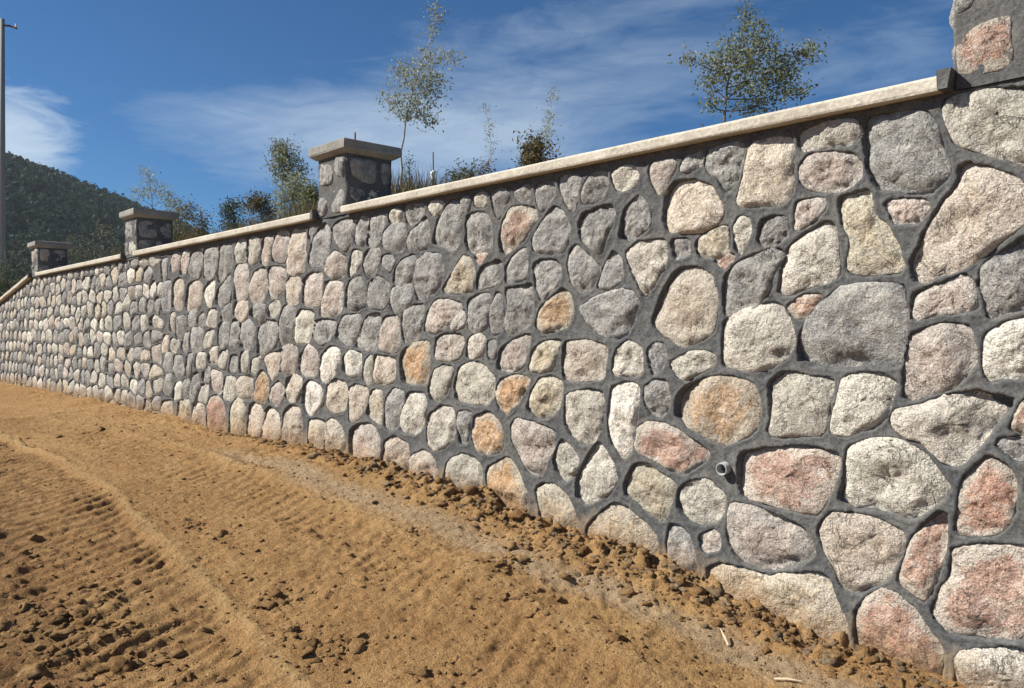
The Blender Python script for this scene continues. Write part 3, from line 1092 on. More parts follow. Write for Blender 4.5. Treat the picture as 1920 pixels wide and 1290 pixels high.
XL = wallpt(304, 600)[0]
XR = wallpt(1905, 600)[0]
sd = np.concatenate([fill(XMIN, XL - 0.06, 0.235, 0.36, 3), fill(XR + 0.15, XMAX, 0.36, 0.42, 4)])
cells = []
SC = np.array([0.72, 1.0])
tpn = tp * SC
sd_s = sd * SC
types = list('gggggllllbbpygw')
for i, s in enumerate(sd):
    near = np.hypot(*(tpn - sd_s[i]).T)
    if near.min() < 0.07:
        continue
    if any(abs(st['p'][:, 0].mean() - s[0]) < 0.6 and inside(s, st['p']) for st in stones if st['traced']):
        continue
    q = s + np.array([[-.45, -.32], [.45, -.32], [.45, .32], [-.45, .32]])
    gap = 0.019
    for j in np.argsort(np.hypot(*(sd_s - sd_s[i]).T))[1:16]:
        dv = (sd_s[j] - sd_s[i])
        n = dv * SC
        L = np.linalg.norm(n)
        c = (sd_s[j] + sd_s[i]) @ dv / 2
        q = clip(q, n / L, c / L - gap)
        if q is None:
            break
    if q is None:
        continue
    for j in np.nonzero(near < 0.7)[0]:
        dv = tp[j] - s
        L = np.linalg.norm(dv)
        q = clip(q, dv / L, tp[j] @ dv / L - 0.05)
        if q is None:
            break
    if q is None:
        continue
    top = float(wtop(np.array(s[0]))) - 0.045
    q = clip(q, np.array([0.0, 1.0]), top)
    if q is None or len(q) < 3 or abs(poly_area(q)) < 0.008:
        continue
    if poly_area(q) < 0:
        q = q[::-1]
    stones.append({'p': q, 't': rnd.choice(types), 'traced': False})

wall = empty('stone_wall', (0, 0, 0))
tag(wall, 'long stone retaining wall of rough blocks with raised dark mortar joints and pale coping', 'wall')


def screen_scale(x, z):
    """photo pixels per metre at a point on the wall (how big things show)"""
    p = np.array([x, 0, z]) - CAM
    Z = p @ FWD
    u = 960 + F * (p @ RGT) / Z
    return F / max(Z, 0.5), u


def stone_mesh(out, typ, size, frame, seed, level, name='stone', recess=0.016, bulge=None, dustf=None):
    """out: CCW outline (a,b) in the plane; frame(a,b,d) -> world, d outward. Returns V,Q,T, attributes"""
    r = np.random.RandomState(seed)
    N, R = ((44, 13), (28, 7), (16, 4), (10, 2))[level]
    o = resample(out, N)
    c = centroid(o)
    ext = math.sqrt(abs(poly_area(o)))
    if level < 3:
        jit = 0.05 * ext * vnoise2(o[:, 0] * 9 + seed, o[:, 1] * 9, seed)
        jit = jit + 0.025 * ext * vnoise2(o[:, 0] * 26 + seed, o[:, 1] * 26, seed)
        o = c + (o - c) * (1 + np.clip(jit / ext, -0.08, 0.05))[:, None]
    fr = np.concatenate([[1.0], 1 - (np.arange(R) / R) ** 1.15])
    A, B, D, RAD = [], [], [], []
    bl = bulge if bulge is not None else 0.010 + 0.040 * min(ext, 0.45)
    tilt = r.normal(size=2) * 0.055
    # a few broken facets: planes that cut the face
    pl = [(r.uniform(0, 2 * math.pi), r.uniform(0.25, 0.75), r.uniform(0.12, 0.45)) for _ in range(5)]
    for i, f in enumerate(fr):
        p = c + (o - c) * f
        A.append(p[:, 0])
        B.append(p[:, 1])
        e = np.full(N, -recess + bl * (1 - f ** 4.0))
        q = (p - c)
        if i > 0:
            e = e + (q @ tilt) * (1.0 if f < 1 else 0.6)
            for an, off, sl in pl:
                t = (q @ np.array([math.cos(an), math.sin(an)])) / (0.5 * ext) - off
                e = e - np.clip(t, 0, 1) * sl * 0.5 * ext * 0.25
            if level < 3:
                t_ = fbm2(p[:, 0] + seed * .37, p[:, 1] * 1.3, 7.0, 3, seed)
                st_ = np.floor(t_ * 2.2) / 2.2                       # broken ledges
                e = e + np.minimum(1, (1 - f) * 5) * (0.009 * t_ + 0.009 * (st_ + (t_ - st_) ** 3 * 3)) + 0.0055 * np.abs(fbm2(p[:, 0], p[:, 1] + seed * .11, 24.0, 3, seed + 5))
                if level < 2:
                    e = e + 0.0035 * fbm2(p[:, 0], p[:, 1], 70.0, 2, seed + 9)
        if i == 0:
            e = np.full(N, -0.075)
        D.append(e)
        RAD.append(np.full(N, f))
    A.append([c[0]]); B.append([c[1]]); D.append([D[-1].mean()]); RAD.append([0.0])
    A, B, D, RAD = [np.concatenate([np.atleast_1d(x) for x in y]) for y in (A, B, D, RAD)]
    V = frame(A, B, D)
    k = np.arange(N)
    k2 = (k + 1) % N
    Q = np.concatenate([np.stack([i * N + k, i * N + k2, (i + 1) * N + k2, (i + 1) * N + k], 1) for i in range(R)])
    T = np.stack([R * N + k, R * N + k2, np.full(N, (R + 1) * N)], 1)
    b, a, amt = COL[typ]
    v = r.uniform(0.80, 1.18)
    hue = 1 + r.normal(size=3) * np.array([0.012, 0.006, 0.012])
    tint = np.array(b) * v * hue
    acc = np.array(a) * r.uniform(0.85, 1.15)
    n = len(V)
    dust = np.zeros(n) if dustf is None else dustf(A, B)
    at = (np.tile(np.append(tint, 1), (n, 1)), np.tile(np.append(acc, 1), (n, 1)),
          np.stack([RAD, dust, np.full(n, amt * r.uniform(0.75, 1.2)), np.ones(n)], 1))
    return V, Q, T, at


def stone_obj(name, data, parent, mat=STONE, smooth=True):
    V, Q, T, at = data
    c = V.mean(0)
    me = mesh_np(name, V - c, [Q, T], mat, smooth)
    for nm, a in zip(('tint', 'accent', 'extra'), at):
        add_attr(me, nm, a)
    return obj(name, me, parent, c)


def wall_frame(A, B, D):
    return np.stack([A, -D, B], 1)


def wall_dust(A, B):
    h = B - ground_base(A)
    return np.clip(1.0 - h / 0.30, 0, 1) * 0.85


for i, s in enumerate(stones):
    p = s['p']
    if s['traced']:
        p = chaikin(chaikin(p, 1, 0.08), 1, 0.16)
        p = resample(p, 48)
        p = offset(p, 0.011 + 0.018 * min(1.0, max(0.0, (-4.0 - p[:, 0].mean()) / 4.0)))
    else:
        p = resample(chaikin(chaikin(p, 1, 0.10), 1, 0.2), 32)
    s['o'] = p
    c = centroid(p)
    s['c'] = c
    sc_, u = screen_scale(*c)
    fore = abs((c[0]) / math.hypot(c[0], 4.0))
    s['show'] = abs(poly_area(p)) * sc_ ** 2 * math.sqrt(max(1e-3, 1 - fore ** 2)) * (1.0 if u < 2050 else 0.01) * (0 if c[1] < ground_base(c[0]) - 0.1 else 1)

order = sorted(range(len(stones)), key=lambda i: -stones[i]['show'])
rest = []
for rank, i in enumerate(order):
    s = stones[i]
    lvl = 0 if rank < 90 else (1 if rank < 200 else 2)
    if rank >= 300:
        lvl = 3 if rank > 430 else 2
    data = stone_mesh(offset(s['o'], 0.012), s['t'], 0, wall_frame, 100 + i, lvl, dustf=wall_dust)
    if rank < 300:
        stone_obj('stone', data, wall)
    else:
        rest.append(data)
VV, QQ, TT, AA, o_ = [], [], [], [[], [], []], 0
for V, Q, T, at in rest:
    VV.append(V); QQ.append(Q + o_); TT.append(T + o_)
    for j in range(3):
        AA[j].append(at[j])
    o_ += len(V)
me = mesh_np('distant_stones', np.concatenate(VV), [np.concatenate(QQ), np.concatenate(TT)], STONE)
for nm, a in zip(('tint', 'accent', 'extra'), AA):
    add_attr(me, nm, np.concatenate(a))
tag(obj('distant_stones', me, wall), kind='stuff')
print('stones', len(stones), 'rest', len(rest))

# drain pipes set into the joints
PIPES = [(1357, 876, 0.046, PIPE), (797, 895, 0.055, PIPEB)]


# ---- the raised mortar: a relief sheet pierced by the stones
def build_mortar():
    xs = np.concatenate([grow(-4.6, XMIN, 0.0105, 0.055)[::-1], grow(-4.6, -0.8, 0.0090, 0.0090)[1:], grow(-0.8, XMAX, 0.02, 0.04)[1:]])
    zs = np.arange(-0.45, WTOP + 0.0001, 0.0098)
    zs[-1] = WTOP
    nx, nz = len(xs), len(zs)
    D = np.full((nx, nz), 0.2, dtype=np.float32)
    for s in stones:
        o = s['o']
        m = 0.16
        i0, i1 = np.searchsorted(xs, [o[:, 0].min() - m, o[:, 0].max() + m])
        j0, j1 = np.searchsorted(zs, [o[:, 1].min() - m, o[:, 1].max() + m])
        if i1 <= i0 or j1 <= j0:
            continue
        gx, gz = np.meshgrid(xs[i0:i1], zs[j0:j1], indexing='ij')
        best = np.full(gx.shape, 1e9)
        ins = np.zeros(gx.shape, bool)
        a, b = o, np.roll(o, -1, axis=0)
        for (ax, az), (bx, bz) in zip(a, b):
            vx, vz = bx - ax, bz - az
            t = np.clip(((gx - ax) * vx + (gz - az) * vz) / (vx * vx + vz * vz + 1e-12), 0, 1)
            best = np.minimum(best, (gx - ax - t * vx) ** 2 + (gz - az - t * vz) ** 2)
            if (az > bz) != (az < bz) or True:
                c = (az > gz) != (bz > gz)
                if c.any():
                    xi = vx * (gz - az) / (vz if abs(vz) > 1e-12 else 1e-12) + ax
                    ins ^= c & (gx < xi)
        d = np.sqrt(best) * np.where(ins, -1, 1)
        D[i0:i1, j0:j1] = np.minimum(D[i0:i1, j0:j1], d)
    X, Z = np.meshgrid(xs, zs, indexing='ij')
    D = D + 0.0045 * fbm2(X, Z, 16, 2, 71) + 0.003 * fbm2(X, Z, 45, 2, 73)
    h = -0.060 + 0.060 * sstep(-0.009, 0.011, D)
    crown = 0.008 * (1 - np.clip(D / 0.035, 0, 1) ** 2)
    h = h - 0.006 * np.clip((D - 0.045) / 0.06, 0, 1) - np.where(D > 0.01, 0.006 - crown * 0.7, 0)
    h += np.where(D > 0, 0.0032 * fbm2(X, Z, 22, 3, 75) + 0.004 * fbm2(X, Z, 3.0, 2, 76), 0)
    Y = -h
    tops = wtop(xs)
    keepv = D > -0.03
    idx = np.arange(nx * nz).reshape(nx, nz)
    quad_keep = (keepv[:-1, :-1] | keepv[1:, :-1] | keepv[:-1, 1:] | keepv[1:, 1:])
    zc = np.minimum(Z, tops[:, None])
    Z2 = zc
    quad_keep &= (Z[:-1, :-1] < tops[:-1, None])
    Q = np.stack([idx[:-1, :-1], idx[1:, :-1], idx[1:, 1:], idx[:-1, 1:]], -1)[quad_keep]
    used = np.unique(Q)
    remap = np.full(nx * nz, -1)
    remap[used] = np.arange(len(used))
    V = np.stack([X, Y, Z2], -1).reshape(-1, 3)[used]
    me = mesh_np('mortar', V, [remap[Q]], MORTAR)
    add_attr(me, 'dust', wall_dust(V[:, 0], V[:, 2]), 'FLOAT')
    obj('mortar', me, wall)
    # the masonry body behind the face
    xb = np.concatenate([np.arange(XMIN, XC, 1.5), [XC, XMAX]])
    V, Q = [], []
    for x in xb:
        t = float(wtop(np.array(x))) - 0.004
        V += [(x, 0.066, -0.5), (x, 0.066, t), (x, 0.42, t), (x, 0.42, -0.5)]
    for i in range(len(xb) - 1):
        for k in range(4):
            Q.append((i * 4 + k, i * 4 + (k + 1) % 4, (i + 1) * 4 + (k + 1) % 4, (i + 1) * 4 + k))
    n = len(xb) - 1
    Q += [(3, 2, 1, 0), (n * 4, n * 4 + 1, n * 4 + 2, n * 4 + 3)]
    me = mesh_np('masonry_core', np.array(V), [np.array(Q)], MORTAR, False)
    add_attr(me, 'dust', np.zeros(len(V)), 'FLOAT')
    obj('masonry_core', me, wall)


build_mortar()


# coping: one cast run between each pair of pillars
def coping(x0, x1, z0, z1):
    prof = [(-0.066, 0.000), (-0.070, 0.010), (-0.071, 0.052), (-0.062, 0.066), (0.30, 0.070), (0.37, 0.066), (0.375, 0.0)]
    n = max(3, int(abs(x1 - x0) / 0.12))
    V, Q = [], []
    m = len(prof)
    for i in range(n + 1):
        f = i / n
        x = x0 + (x1 - x0) * f
        z = z0 + (z1 - z0) * f
        w = 0.0035 * math.sin(x * 3.1) + 0.003 * math.sin(x * 8.3 + 1)
        for (py, pz) in prof:
            V.append((x, py + w, z + 0.001 + pz + w * 0.5 * (pz > 0)))
    for i in range(n):
        for k in range(m):
            Q.append((i * m + k, i * m + (k + 1) % m, (i + 1) * m + (k + 1) % m, (i + 1) * m + k))
    V = np.array(V)
    caps = [np.array([[0, 1, 2, 3], [0, 3, 4, 6], [4, 5, 6, 6]][:2]), np.array([[n * m + 3, n * m + 2, n * m + 1, n * m], [n * m + 6, n * m + 4, n * m + 3, n * m]])]
    Q = np.concatenate([np.array(Q)[:, ::-1] if x1 > x0 else np.array(Q)] + caps)
    me = mesh_np('coping', V, [Q], COPING, False)
    return obj('coping', me, wall)


for i in range(3):
    coping(PX[i + 1] + WID + 0.004, PX[i] - 0.004, WTOP, WTOP)
coping(PX[0] + WID + 0.004, XMAX, WTOP, WTOP)
xe = XMIN
coping(xe, XC, float(wtop(np.array(xe))), WTOP)


# pillars
def rect(a0, a1, b0, b1, r):
    q = np.array([[a0, b0], [a1, b0], [a1, b1], [a0, b1]], float)
    w, h = a1 - a0, b1 - b0
    j = np.array([[r.uniform(0, .10) * w, r.uniform(0, .12) * h], [-r.uniform(0, .10) * w, r.uniform(0, .12) * h],
                  [-r.uniform(0, .10) * w, -r.uniform(0, .12) * h], [r.uniform(0, .10) * w, -r.uniform(0, .12) * h]])
    return chaikin(q + j, 2, 0.11)


def pillar(x0, z0, hgt, label, seed, lay=None, y0=-0.012, group='stone pillars standing along the wall'):
    r = np.random.RandomState(seed)
    root = empty('stone_pillar', (x0 + WID / 2, y0 + WID / 2, z0))
    tag(root, label, 'pillar', group)
    cx, cy = x0 + WID / 2, y0 + WID / 2
    hw = WID / 2
    # mortar body with worn corners
    n = 10
    V, Q = [], []
    prof = [(-hw + 0.012, -hw), (hw - 0.012, -hw), (hw, -hw + 0.012), (hw, hw - 0.012), (hw - 0.012, hw), (-hw + 0.012, hw), (-hw, hw - 0.012), (-hw, -hw + 0.012)]
    for i in range(n + 1):
        z = hgt * i / n
        for a, b in prof:
            g = 1 - 0.012 + 0.012 * r.uniform(-1, 1)
            V.append((a * g, b * g, z))
    for i in range(n):
        for k in range(8):
            Q.append((i * 8 + k, i * 8 + (k + 1) % 8, (i + 1) * 8 + (k + 1) % 8, (i + 1) * 8 + k))
    V = np.array(V)
    parts = [(V, np.array(Q))]
    # collars of mortar where the coping butts against the pillar
    for sx in (-1, 1):
        a, b = sorted((sx * hw * 0.97, sx * (hw + 0.045)))
        if z0 < WTOP + 0.1 and hgt > 0.4 and sx == -1:
            bv, bq = box_vf(a, b, -hw - 0.066, -hw + 0.30, -0.004, 0.090)
            bv = bv + r.normal(size=bv.shape) * 0.004
            parts.append((bv, bq))
    V, Q = join_parts(parts)
    me = mesh_np('mortar_body', V, [Q], MORTAR, False)
    add_attr(me, 'dust', np.zeros(len(V)), 'FLOAT')
    obj('mortar_body', me, root)
    faces = [lambda A, B, D: np.stack([A, -hw - D, B], 1), lambda A, B, D: np.stack([hw + D, A, B], 1),
             lambda A, B, D: np.stack([-A, hw + D, B], 1), lambda A, B, D: np.stack([-hw - D, -A, B], 1)]
    for k, fr in enumerate(faces):
        if lay is not None and k == 0:
            L = lay
        else:
            m = hgt * r.uniform(0.40, 0.50)
            s1, s2 = r.uniform(-0.10, 0.04), r.uniform(-0.04, 0.12)
            lo = 0.10 if k in (1, 3) else 0.015
            L = [(rect(-hw + .015, s1 - .012, lo, m - .012, r), 'g'), (rect(s1 + .012, hw - .015, lo, m - .014, r), rnd.choice('glp')),
                 (rect(-hw + .015, s2 - .012, m + .012, hgt - .015, r), rnd.choice('gp')), (rect(s2 + .012, hw - .015, m + .012, hgt - .015, r), 'g')]
        for (q, typ) in L:
            if poly_area(q) < 0:
                q = q[::-1]
            stone_obj('stone', stone_mesh(q, typ, 0, fr, seed * 31 + k * 7 + int(q[0, 0] * 1000) % 97 + int(q[0, 1] * 100), 1, recess=0.004, bulge=0.014), root)
    # cap: slab with splayed underside
    cv, cq = [], []
    pr = [(hw + 0.006, 0.0), (hw + 0.060, 0.035), (hw + 0.064, 0.050), (hw + 0.064, 0.115), (hw + 0.055, 0.124), (hw * 0.4, 0.150)]
    for (e, z) in pr:
        for a, b in ((-1, -1), (1, -1), (1, 1), (-1, 1)):
            cv.append((a * e + r.normal() * 0.003, b * e + r.normal() * 0.003, hgt + z))
    for i in range(len(pr) - 1):
        for k in range(4):
            cq.append((i * 4 + k, i * 4 + (k + 1) % 4, (i + 1) * 4 + (k + 1) % 4, (i + 1) * 4 + k))
    t = (len(pr) - 1) * 4
    cq += [(3, 2, 1, 0), (t, t + 1, t + 2, t + 3)]
    obj('cap', mesh_np('cap', np.array(cv), [np.array(cq)], CAPC, False), root)
    return root


# the tall pillar next to the biggest stones: its face traced
ctr = np.array([PX[0] + WID / 2, 0])
def pf(pts):
    q = np.array([wallpt(u, v, -0.012) for u, v in pts])
    q[:, 0] -= ctr[0]
    q[:, 1] -= WTOP
    if poly_area(q) < 0:
        q = q[::-1]
    return chaikin(q, 2, 0.16)


lay0 = [(pf([(1789, 66), (1830, 48), (1880, 30), (1898, 30), (1899, 127), (1870, 133), (1795, 150), (1789, 100)]), 'r'),
        (pf([(1789, -60), (1826, -75), (1828, 12), (1790, 30)]), 'g'), (pf([(1850, -80), (1960, -110), (1960, -25), (1852, 4)]), 'p'),
        (rect(0.10, 0.245, 0.06, 0.33, np.random.RandomState(2)), 'g')]
pillar(PX[0], WTOP, 0.575, 'stone pillar with a pink white block, rising from the largest stones of the wall', 21, lay0)
p2 = pillar(PX[1], WTOP, 0.575, 'capped stone pillar with two short rods on its cap beside the pale sapling', 22)
pillar(PX[2], WTOP, 0.575, 'capped stone pillar in front of a sparse grey bush and the foot of the hill', 23)
pillar(PX[3], WTOP, 0.575, 'small dark capped pillar where the coping begins to slope down', 24)
for dx, dy, h in ((-0.14, 0.02, 0.10), (-0.05, 0.03, 0.15)):
    V, Q = tube([(dx, dy, 0.70), (dx + 0.004, dy, 0.70 + h * 0.6), (dx, dy + 0.004, 0.72 + h)], [0.009, 0.009, 0.008], 6)
    obj('steel_rod', mesh_np('steel_rod', V, [Q], RUST), p2)

# a second pillar seen over the sloping coping
x5, y5 = P(36, 560, 23)[:2]
pillar(x5, float(upper_z(np.array(x5), np.array(y5))), 0.9, 'dark pillar half hidden in the bushes behind the sloping coping', 25, y0=y5)


# pipes
def build_pipe(u, v, r, mat, label):
    x, z = wallpt(u, v, -0.01)
    ax = np.array([0.0, -1.0, -0.10])
    n = 20
    V, Q = [], []
    rings = [(0.06, r), (-0.035, r), (-0.037, r * 0.96), (-0.037, r * 0.84), (-0.03, r * 0.80), (0.055, r * 0.80)]
    for (d, rr) in rings:
        for k in range(n):
            a = 2 * math.pi * k / n
            V.append((x + rr * math.cos(a), d, z + rr * math.sin(a) + d * 0.10))
    for i in range(len(rings) - 1):
        for k in range(n):
            Q.append((i * n + k, i * n + (k + 1) % n, (i + 1) * n + (k + 1) % n, (i + 1) * n + k))
    V = np.array(V)
    c = V.mean(0)
    o = obj('drain_pipe', mesh_np('drain_pipe', V - c, [np.array(Q)[:, ::-1]], mat), wall, c)
    o['label'] = label


build_pipe(1357, 878, 0.036, PIPE, 'grey drain pipe end set in the mortar between the orange and the brown stone')
build_pipe(797, 893, 0.052, PIPEB, 'muddy drain pipe end at the foot of the wall')


# ------------------------------------------------------------------ soil clods and crumbs
def lumps(name, XY, S, cols, sub, seed, label, flat=0.7):
    r = np.random.RandomState(seed)
    bv, bf = ico(sub)
    n = len(XY)
    z, _ = ground_h(XY[:, 0], XY[:, 1])
    nv = len(bv)
    # several deformed variants
    K = 12
    var = []
    for k in range(K):
        d = 1 + 0.75 * fbm3(bv[:, 0] + k * 7, bv[:, 1], bv[:, 2], 1.7, 3, k + seed)
        d = np.clip(d, 0.35, 1.8)
        var.append(bv * d[:, None])
    V = np.zeros((n, nv, 3), np.float32)
    for i in range(n):
        a = r.uniform(0, 2 * math.pi)
        ca, sa = math.cos(a), math.sin(a)
        w = var[i % K] * np.array([r.uniform(.7, 1.25), r.uniform(.7, 1.25), flat * r.uniform(.7, 1.2)]) * S[i]
        V[i, :, 0] = w[:, 0] * ca - w[:, 1] * sa + XY[i, 0]
        V[i, :, 1] = w[:, 0] * sa + w[:, 1] * ca + XY[i, 1]
        V[i, :, 2] = w[:, 2] + z[i] - S[i] * 0.12
    Fc = (bf[None] + (np.arange(n) * nv)[:, None, None]).reshape(-1, 3)
    me = mesh_np(name, V.reshape(-1, 3), [Fc], CLOD, True)
    t = np.concatenate([np.repeat(cols, nv, axis=0), np.ones((n * nv, 1))], 1)
    add_attr(me, 'tint', t)
    tag(obj(name, me), label, 'soil', kind='stuff')


def cl_cols(n, r, grey):
    a = np.array([0.27, 0.155, 0.068])
    b = np.array([0.36, 0.23, 0.11])
    g = np.array([0.27, 0.195, 0.120])
    k = np.array([0.20, 0.118, 0.055])
    t = r.uniform(0, 1, (n, 1))
    c = a * (1 - t) + b * t
    m = r.uniform(0, 1, (n, 1))
    c = np.where(m < grey, g * r.uniform(.75, 1.2, (n, 1)), c)
    c = np.where(m > 0.85, k, c)
    return c


def build_clods():
    r = np.random.RandomState(17)
    # spoil against the wall
    n = 3600
    x = r.uniform(-9.5, -1.25, n)
    y = -0.01 - np.abs(r.normal(size=n)) * 0.17 * np.clip(1.3 - np.abs(x + 3.2) * 0.16, 0.35, 1.2)
    keep = r.uniform(size=n) < np.clip(1.1 - np.abs(x + 3.4) * 0.22, 0.2, 1)
    XY = np.stack([x, y], 1)[keep]
    n = len(XY)
    lumps('spoil_clods', XY, np.clip(np.exp(r.normal(size=n) * 0.6) * 0.0105, 0.004, 0.045), cl_cols(n, r, 0.35), 2, 3,
          'brown and grey clods of spoil heaped along the foot of the wall')
    # loose clods left of the rut and in clusters
    pts = []
    for (u, v, s, m) in ((60, 1180, 0.35, 120), (160, 1110, 0.30, 90), (180, 1200, 0.25, 90), (40, 1060, 0.3, 70), (250, 1250, 0.3, 80), (330, 1160, 0.2, 30),
                         (530, 1125, 0.12, 60), (560, 1180, 0.12, 30), (945, 1052, 0.10, 60), (350, 980, 0.12, 30), (400, 1010, 0.12, 20), (620, 1215, 0.15, 40), (820, 1270, 0.12, 20),
                         (760, 1000, 0.15, 25), (1150, 1180, 0.15, 20), (520, 870, 0.3, 25), (200, 800, 0.5, 40), (1000, 1120, 0.25, 30)):
        p = groundpt(u, v)
        q = p + r.normal(size=(m, 2)) * s * 0.6 + (FWD[:2] * r.normal(size=(m, 1)) * s * 0.4)
        pts.append(q)
    XY = np.concatenate(pts)
    XY = XY[XY[:, 1] < -0.03]
    n = len(XY)
    lumps('loose_clods', XY, np.clip(np.exp(r.normal(size=n) * 0.6) * 0.0115, 0.004, 0.05), cl_cols(n, r, 0.0), 2, 4,
          'clusters of loose brown clods on the tyre tracked soil')
    # crumbs everywhere
    n = 15000
    a = r.uniform(0, 1, n) ** 1.7
    x = -1.1 - 12 * a
    y = -3.5 * r.uniform(0, 1, n)
    XY = np.stack([x, np.minimum(y, -0.04)], 1)
    lumps('soil_crumbs', XY, np.clip(np.exp(r.normal(size=n) * 0.55) * 0.0046, 0.002, 0.018), cl_cols(n, r, 0.04), 1, 5,
          'small crumbs of soil strewn over the bare ground')


build_clods()


def splinter(u, v, L, ang, lift, label):
    p = groundpt(u, v)
    z = float(ground_h(np.array([p[0]]), np.array([p[1]]))[0][0])
    d = RGT * math.cos(ang) + FWD * math.sin(ang)
    a = np.array([p[0], p[1], z + 0.008])
    b = a + d * L + UP * lift
    V, Q = tube([a, a + (b - a) * 0.45 + UP * 0.004, b], [0.006, 0.008, 0.003], 5)
    tag(obj('wood_splinter', mesh_np('wood_splinter', V - a, [Q], WOOD), None, a), label, 'stick')


splinter(1366, 1200, 0.07, 1.9, 0.06, 'pale splinter of wood sticking up from the grey spoil')
splinter(1452, 1278, 0.12, -0.4, 0.01, 'pale splinter of wood lying flat on the soil')


# ------------------------------------------------------------------ plants behind the wall
def leaves(cl, n, leaf, seed, spread=1.0):
    """cl: list of (centre, radii(3)); n leaves in all, as small bent blades"""
    r = np.random.RandomState(seed)
    w = np.array([c[1][0] * c[1][1] * c[1][2] for c in cl]) ** 0.6
    w = w / w.sum()
    which = r.choice(len(cl), n, p=w)
    cen = np.array([c[0] for c in cl])[which]
    rad = np.array([c[1] for c in cl])[which]
    d = r.normal(size=(n, 3))
    d /= np.linalg.norm(d, axis=1, keepdims=True)
    c = cen + d * rad * (r.uniform(0, 1, (n, 1)) ** 0.4) * spread * 1.1
    # gather leaves into sprays
    k = max(1, n // 9)
    hub = c[r.choice(n, k)]
    near = hub[r.randint(0, k, n)]
    c = np.where(r.uniform(size=(n, 1)) < 0.55, near + r.normal(size=(n, 3)) * leaf * 1.5, c)
    t = r.normal(size=(n, 3))
    t[:, 2] -= 0.3
    t /= np.linalg.norm(t, axis=1, keepdims=True)
    s = np.cross(t, r.normal(size=(n, 3)))
    s /= np.linalg.norm(s, axis=1, keepdims=True)
    nn = np.cross(t, s)
    L = leaf * r.uniform(0.6, 1.3, (n, 1))
    V = np.stack([c, c + t * L * 0.5 + s * L * 0.22 + nn * L * 0.06, c + t * L, c + t * L * 0.5 - s * L * 0.22 + nn * L * 0.06], 1).reshape(-1, 3)
    return V, np.arange(len(V)).reshape(-1, 4)


def tree(name, label, cat, Z, base_u, stem_px, clusters, nleaf, leaf, mat, bark, r0, seed, group=None, twigs=5, stems=1):
    """clusters in photo pixels (u, v, ru, rv) at distance Z; depth radius like the width"""
    r = np.random.RandomState(seed)
    path = [P(u, v, Z) for u, v in stem_px]
    bx, by = path[0][:2]
    bz = float(upper_z(np.array(bx), np.array(by)))
    base = np.array([bx, by, bz - 0.02])
    path = [base] + [p for p in path if p[2] > bz + 0.05]
    if len(path) < 2:
        path.append(base + UP * 0.3)
    root = empty(name, base)
    tag(root, label, cat, group)
    cl = []
    for (u, v, ru, rv) in clusters:
        dz = r.normal() * ru * 0.5 * Z / F
        c = P(u, v, Z) + FWD * dz
        c[2] = max(c[2], bz + 0.05)
        cl.append((c, (ru * Z / F, ru * Z / F, rv * Z / F)))
    if cat == 'shrub':                       # skirts of the bush reach the ground
        low = min(c[0][2] - c[1][2] for c in cl)
        for zc in np.arange(bz + 0.06, low + 0.05, 0.16):
            for c in cl[::3]:
                q = c[0].copy()
                q[2] = zc
                cl.append((q, (c[1][0] * 0.9, c[1][1] * 0.9, 0.14)))
    # trunk
    m = 14
    s = np.concatenate([[0], np.cumsum([np.linalg.norm(path[i + 1] - path[i]) for i in range(len(path) - 1)])])
    tt = np.linspace(0, s[-1], m)
    A = np.array(path)
    tr = np.stack([np.interp(tt, s, A[:, k]) for k in range(3)], 1)
    tr[1:-1] += r.normal(size=(m - 2, 3)) * r0 * 0.5
    rad = r0 * (1 - 0.8 * np.linspace(0, 1, m))
    parts = [tube(tr, rad, 7)]
    for c, (ra, _, rz) in cl:
        low = np.argmin(np.linalg.norm(tr - (c - UP * rz * 1.2), axis=1))
        a = tr[max(0, min(low, m - 2))]
        rr = rad[min(low, m - 2)] * 0.55 + 0.002
        mid = (a + c) / 2 + r.normal(size=3) * ra * 0.15
        parts.append(tube([a, mid, c], [rr, rr * 0.7, rr * 0.4], 5))
        for _ in range(twigs):
            d = r.normal(size=3)
            d /= np.linalg.norm(d)
            e = c + d * np.array([ra, ra, rz]) * 0.85
            parts.append(tube([c + (mid - c) * r.uniform(0, .6), (c + e) / 2 + r.normal(size=3) * ra * .08, e], [rr * 0.4, rr * 0.3, rr * 0.12], 4))
    V, Q = join_parts(parts)
    tk = obj('trunk' if cat == 'tree' else 'stem', mesh_np(name + '_stem', V - base, [Q], bark), root)
    V, Q = leaves(cl, nleaf, leaf, seed + 1)
    V = V.copy()
    obj('crown' if cat == 'tree' else 'foliage', mesh_np(name + '_leaves', V - base, [Q], mat, False), root)
    return root


tree('sapling', 'tall thin pale leaved sapling rising just beside the pillar with rods', 'tree', 11.5, 748,
     [(749, 372), (752, 300), (760, 230), (775, 165), (800, 100), (820, 20)],
     [(820, 28, 14, 18), (812, 60, 10, 18), (806, 108, 26, 18), (845, 112, 22, 12), (755, 135, 22, 24), (790, 150, 36, 28), (740, 185, 26, 26), (780, 190, 34, 26), (810, 165, 26, 28),
      (805, 222, 22, 16), (765, 215, 26, 12)], 3000, 0.050, LEAF_D, PALEBARK, 0.020, 41)
tree('young_tree', 'bushy young olive green tree behind the coping near the large pink block pillar', 'tree', 10.5, 1358,
     [(1358, 240), (1360, 200), (1365, 150), (1385, 95), (1400, 30)],
     [(1402, 28, 18, 22), (1415, 65, 30, 24), (1375, 85, 28, 22), (1345, 110, 28, 20), (1435, 100, 36, 26), (1385, 120, 40, 24), (1480, 115, 36, 22), (1518, 95, 24, 18), (1290, 112, 16, 10),
      (1335, 150, 28, 20), (1400, 160, 44, 22), (1455, 150, 38, 22), (1420, 195, 46, 16), (1480, 180, 30, 16), (1330, 200, 26, 14)], 5600, 0.052, LEAF_A, BARK, 0.022, 42)
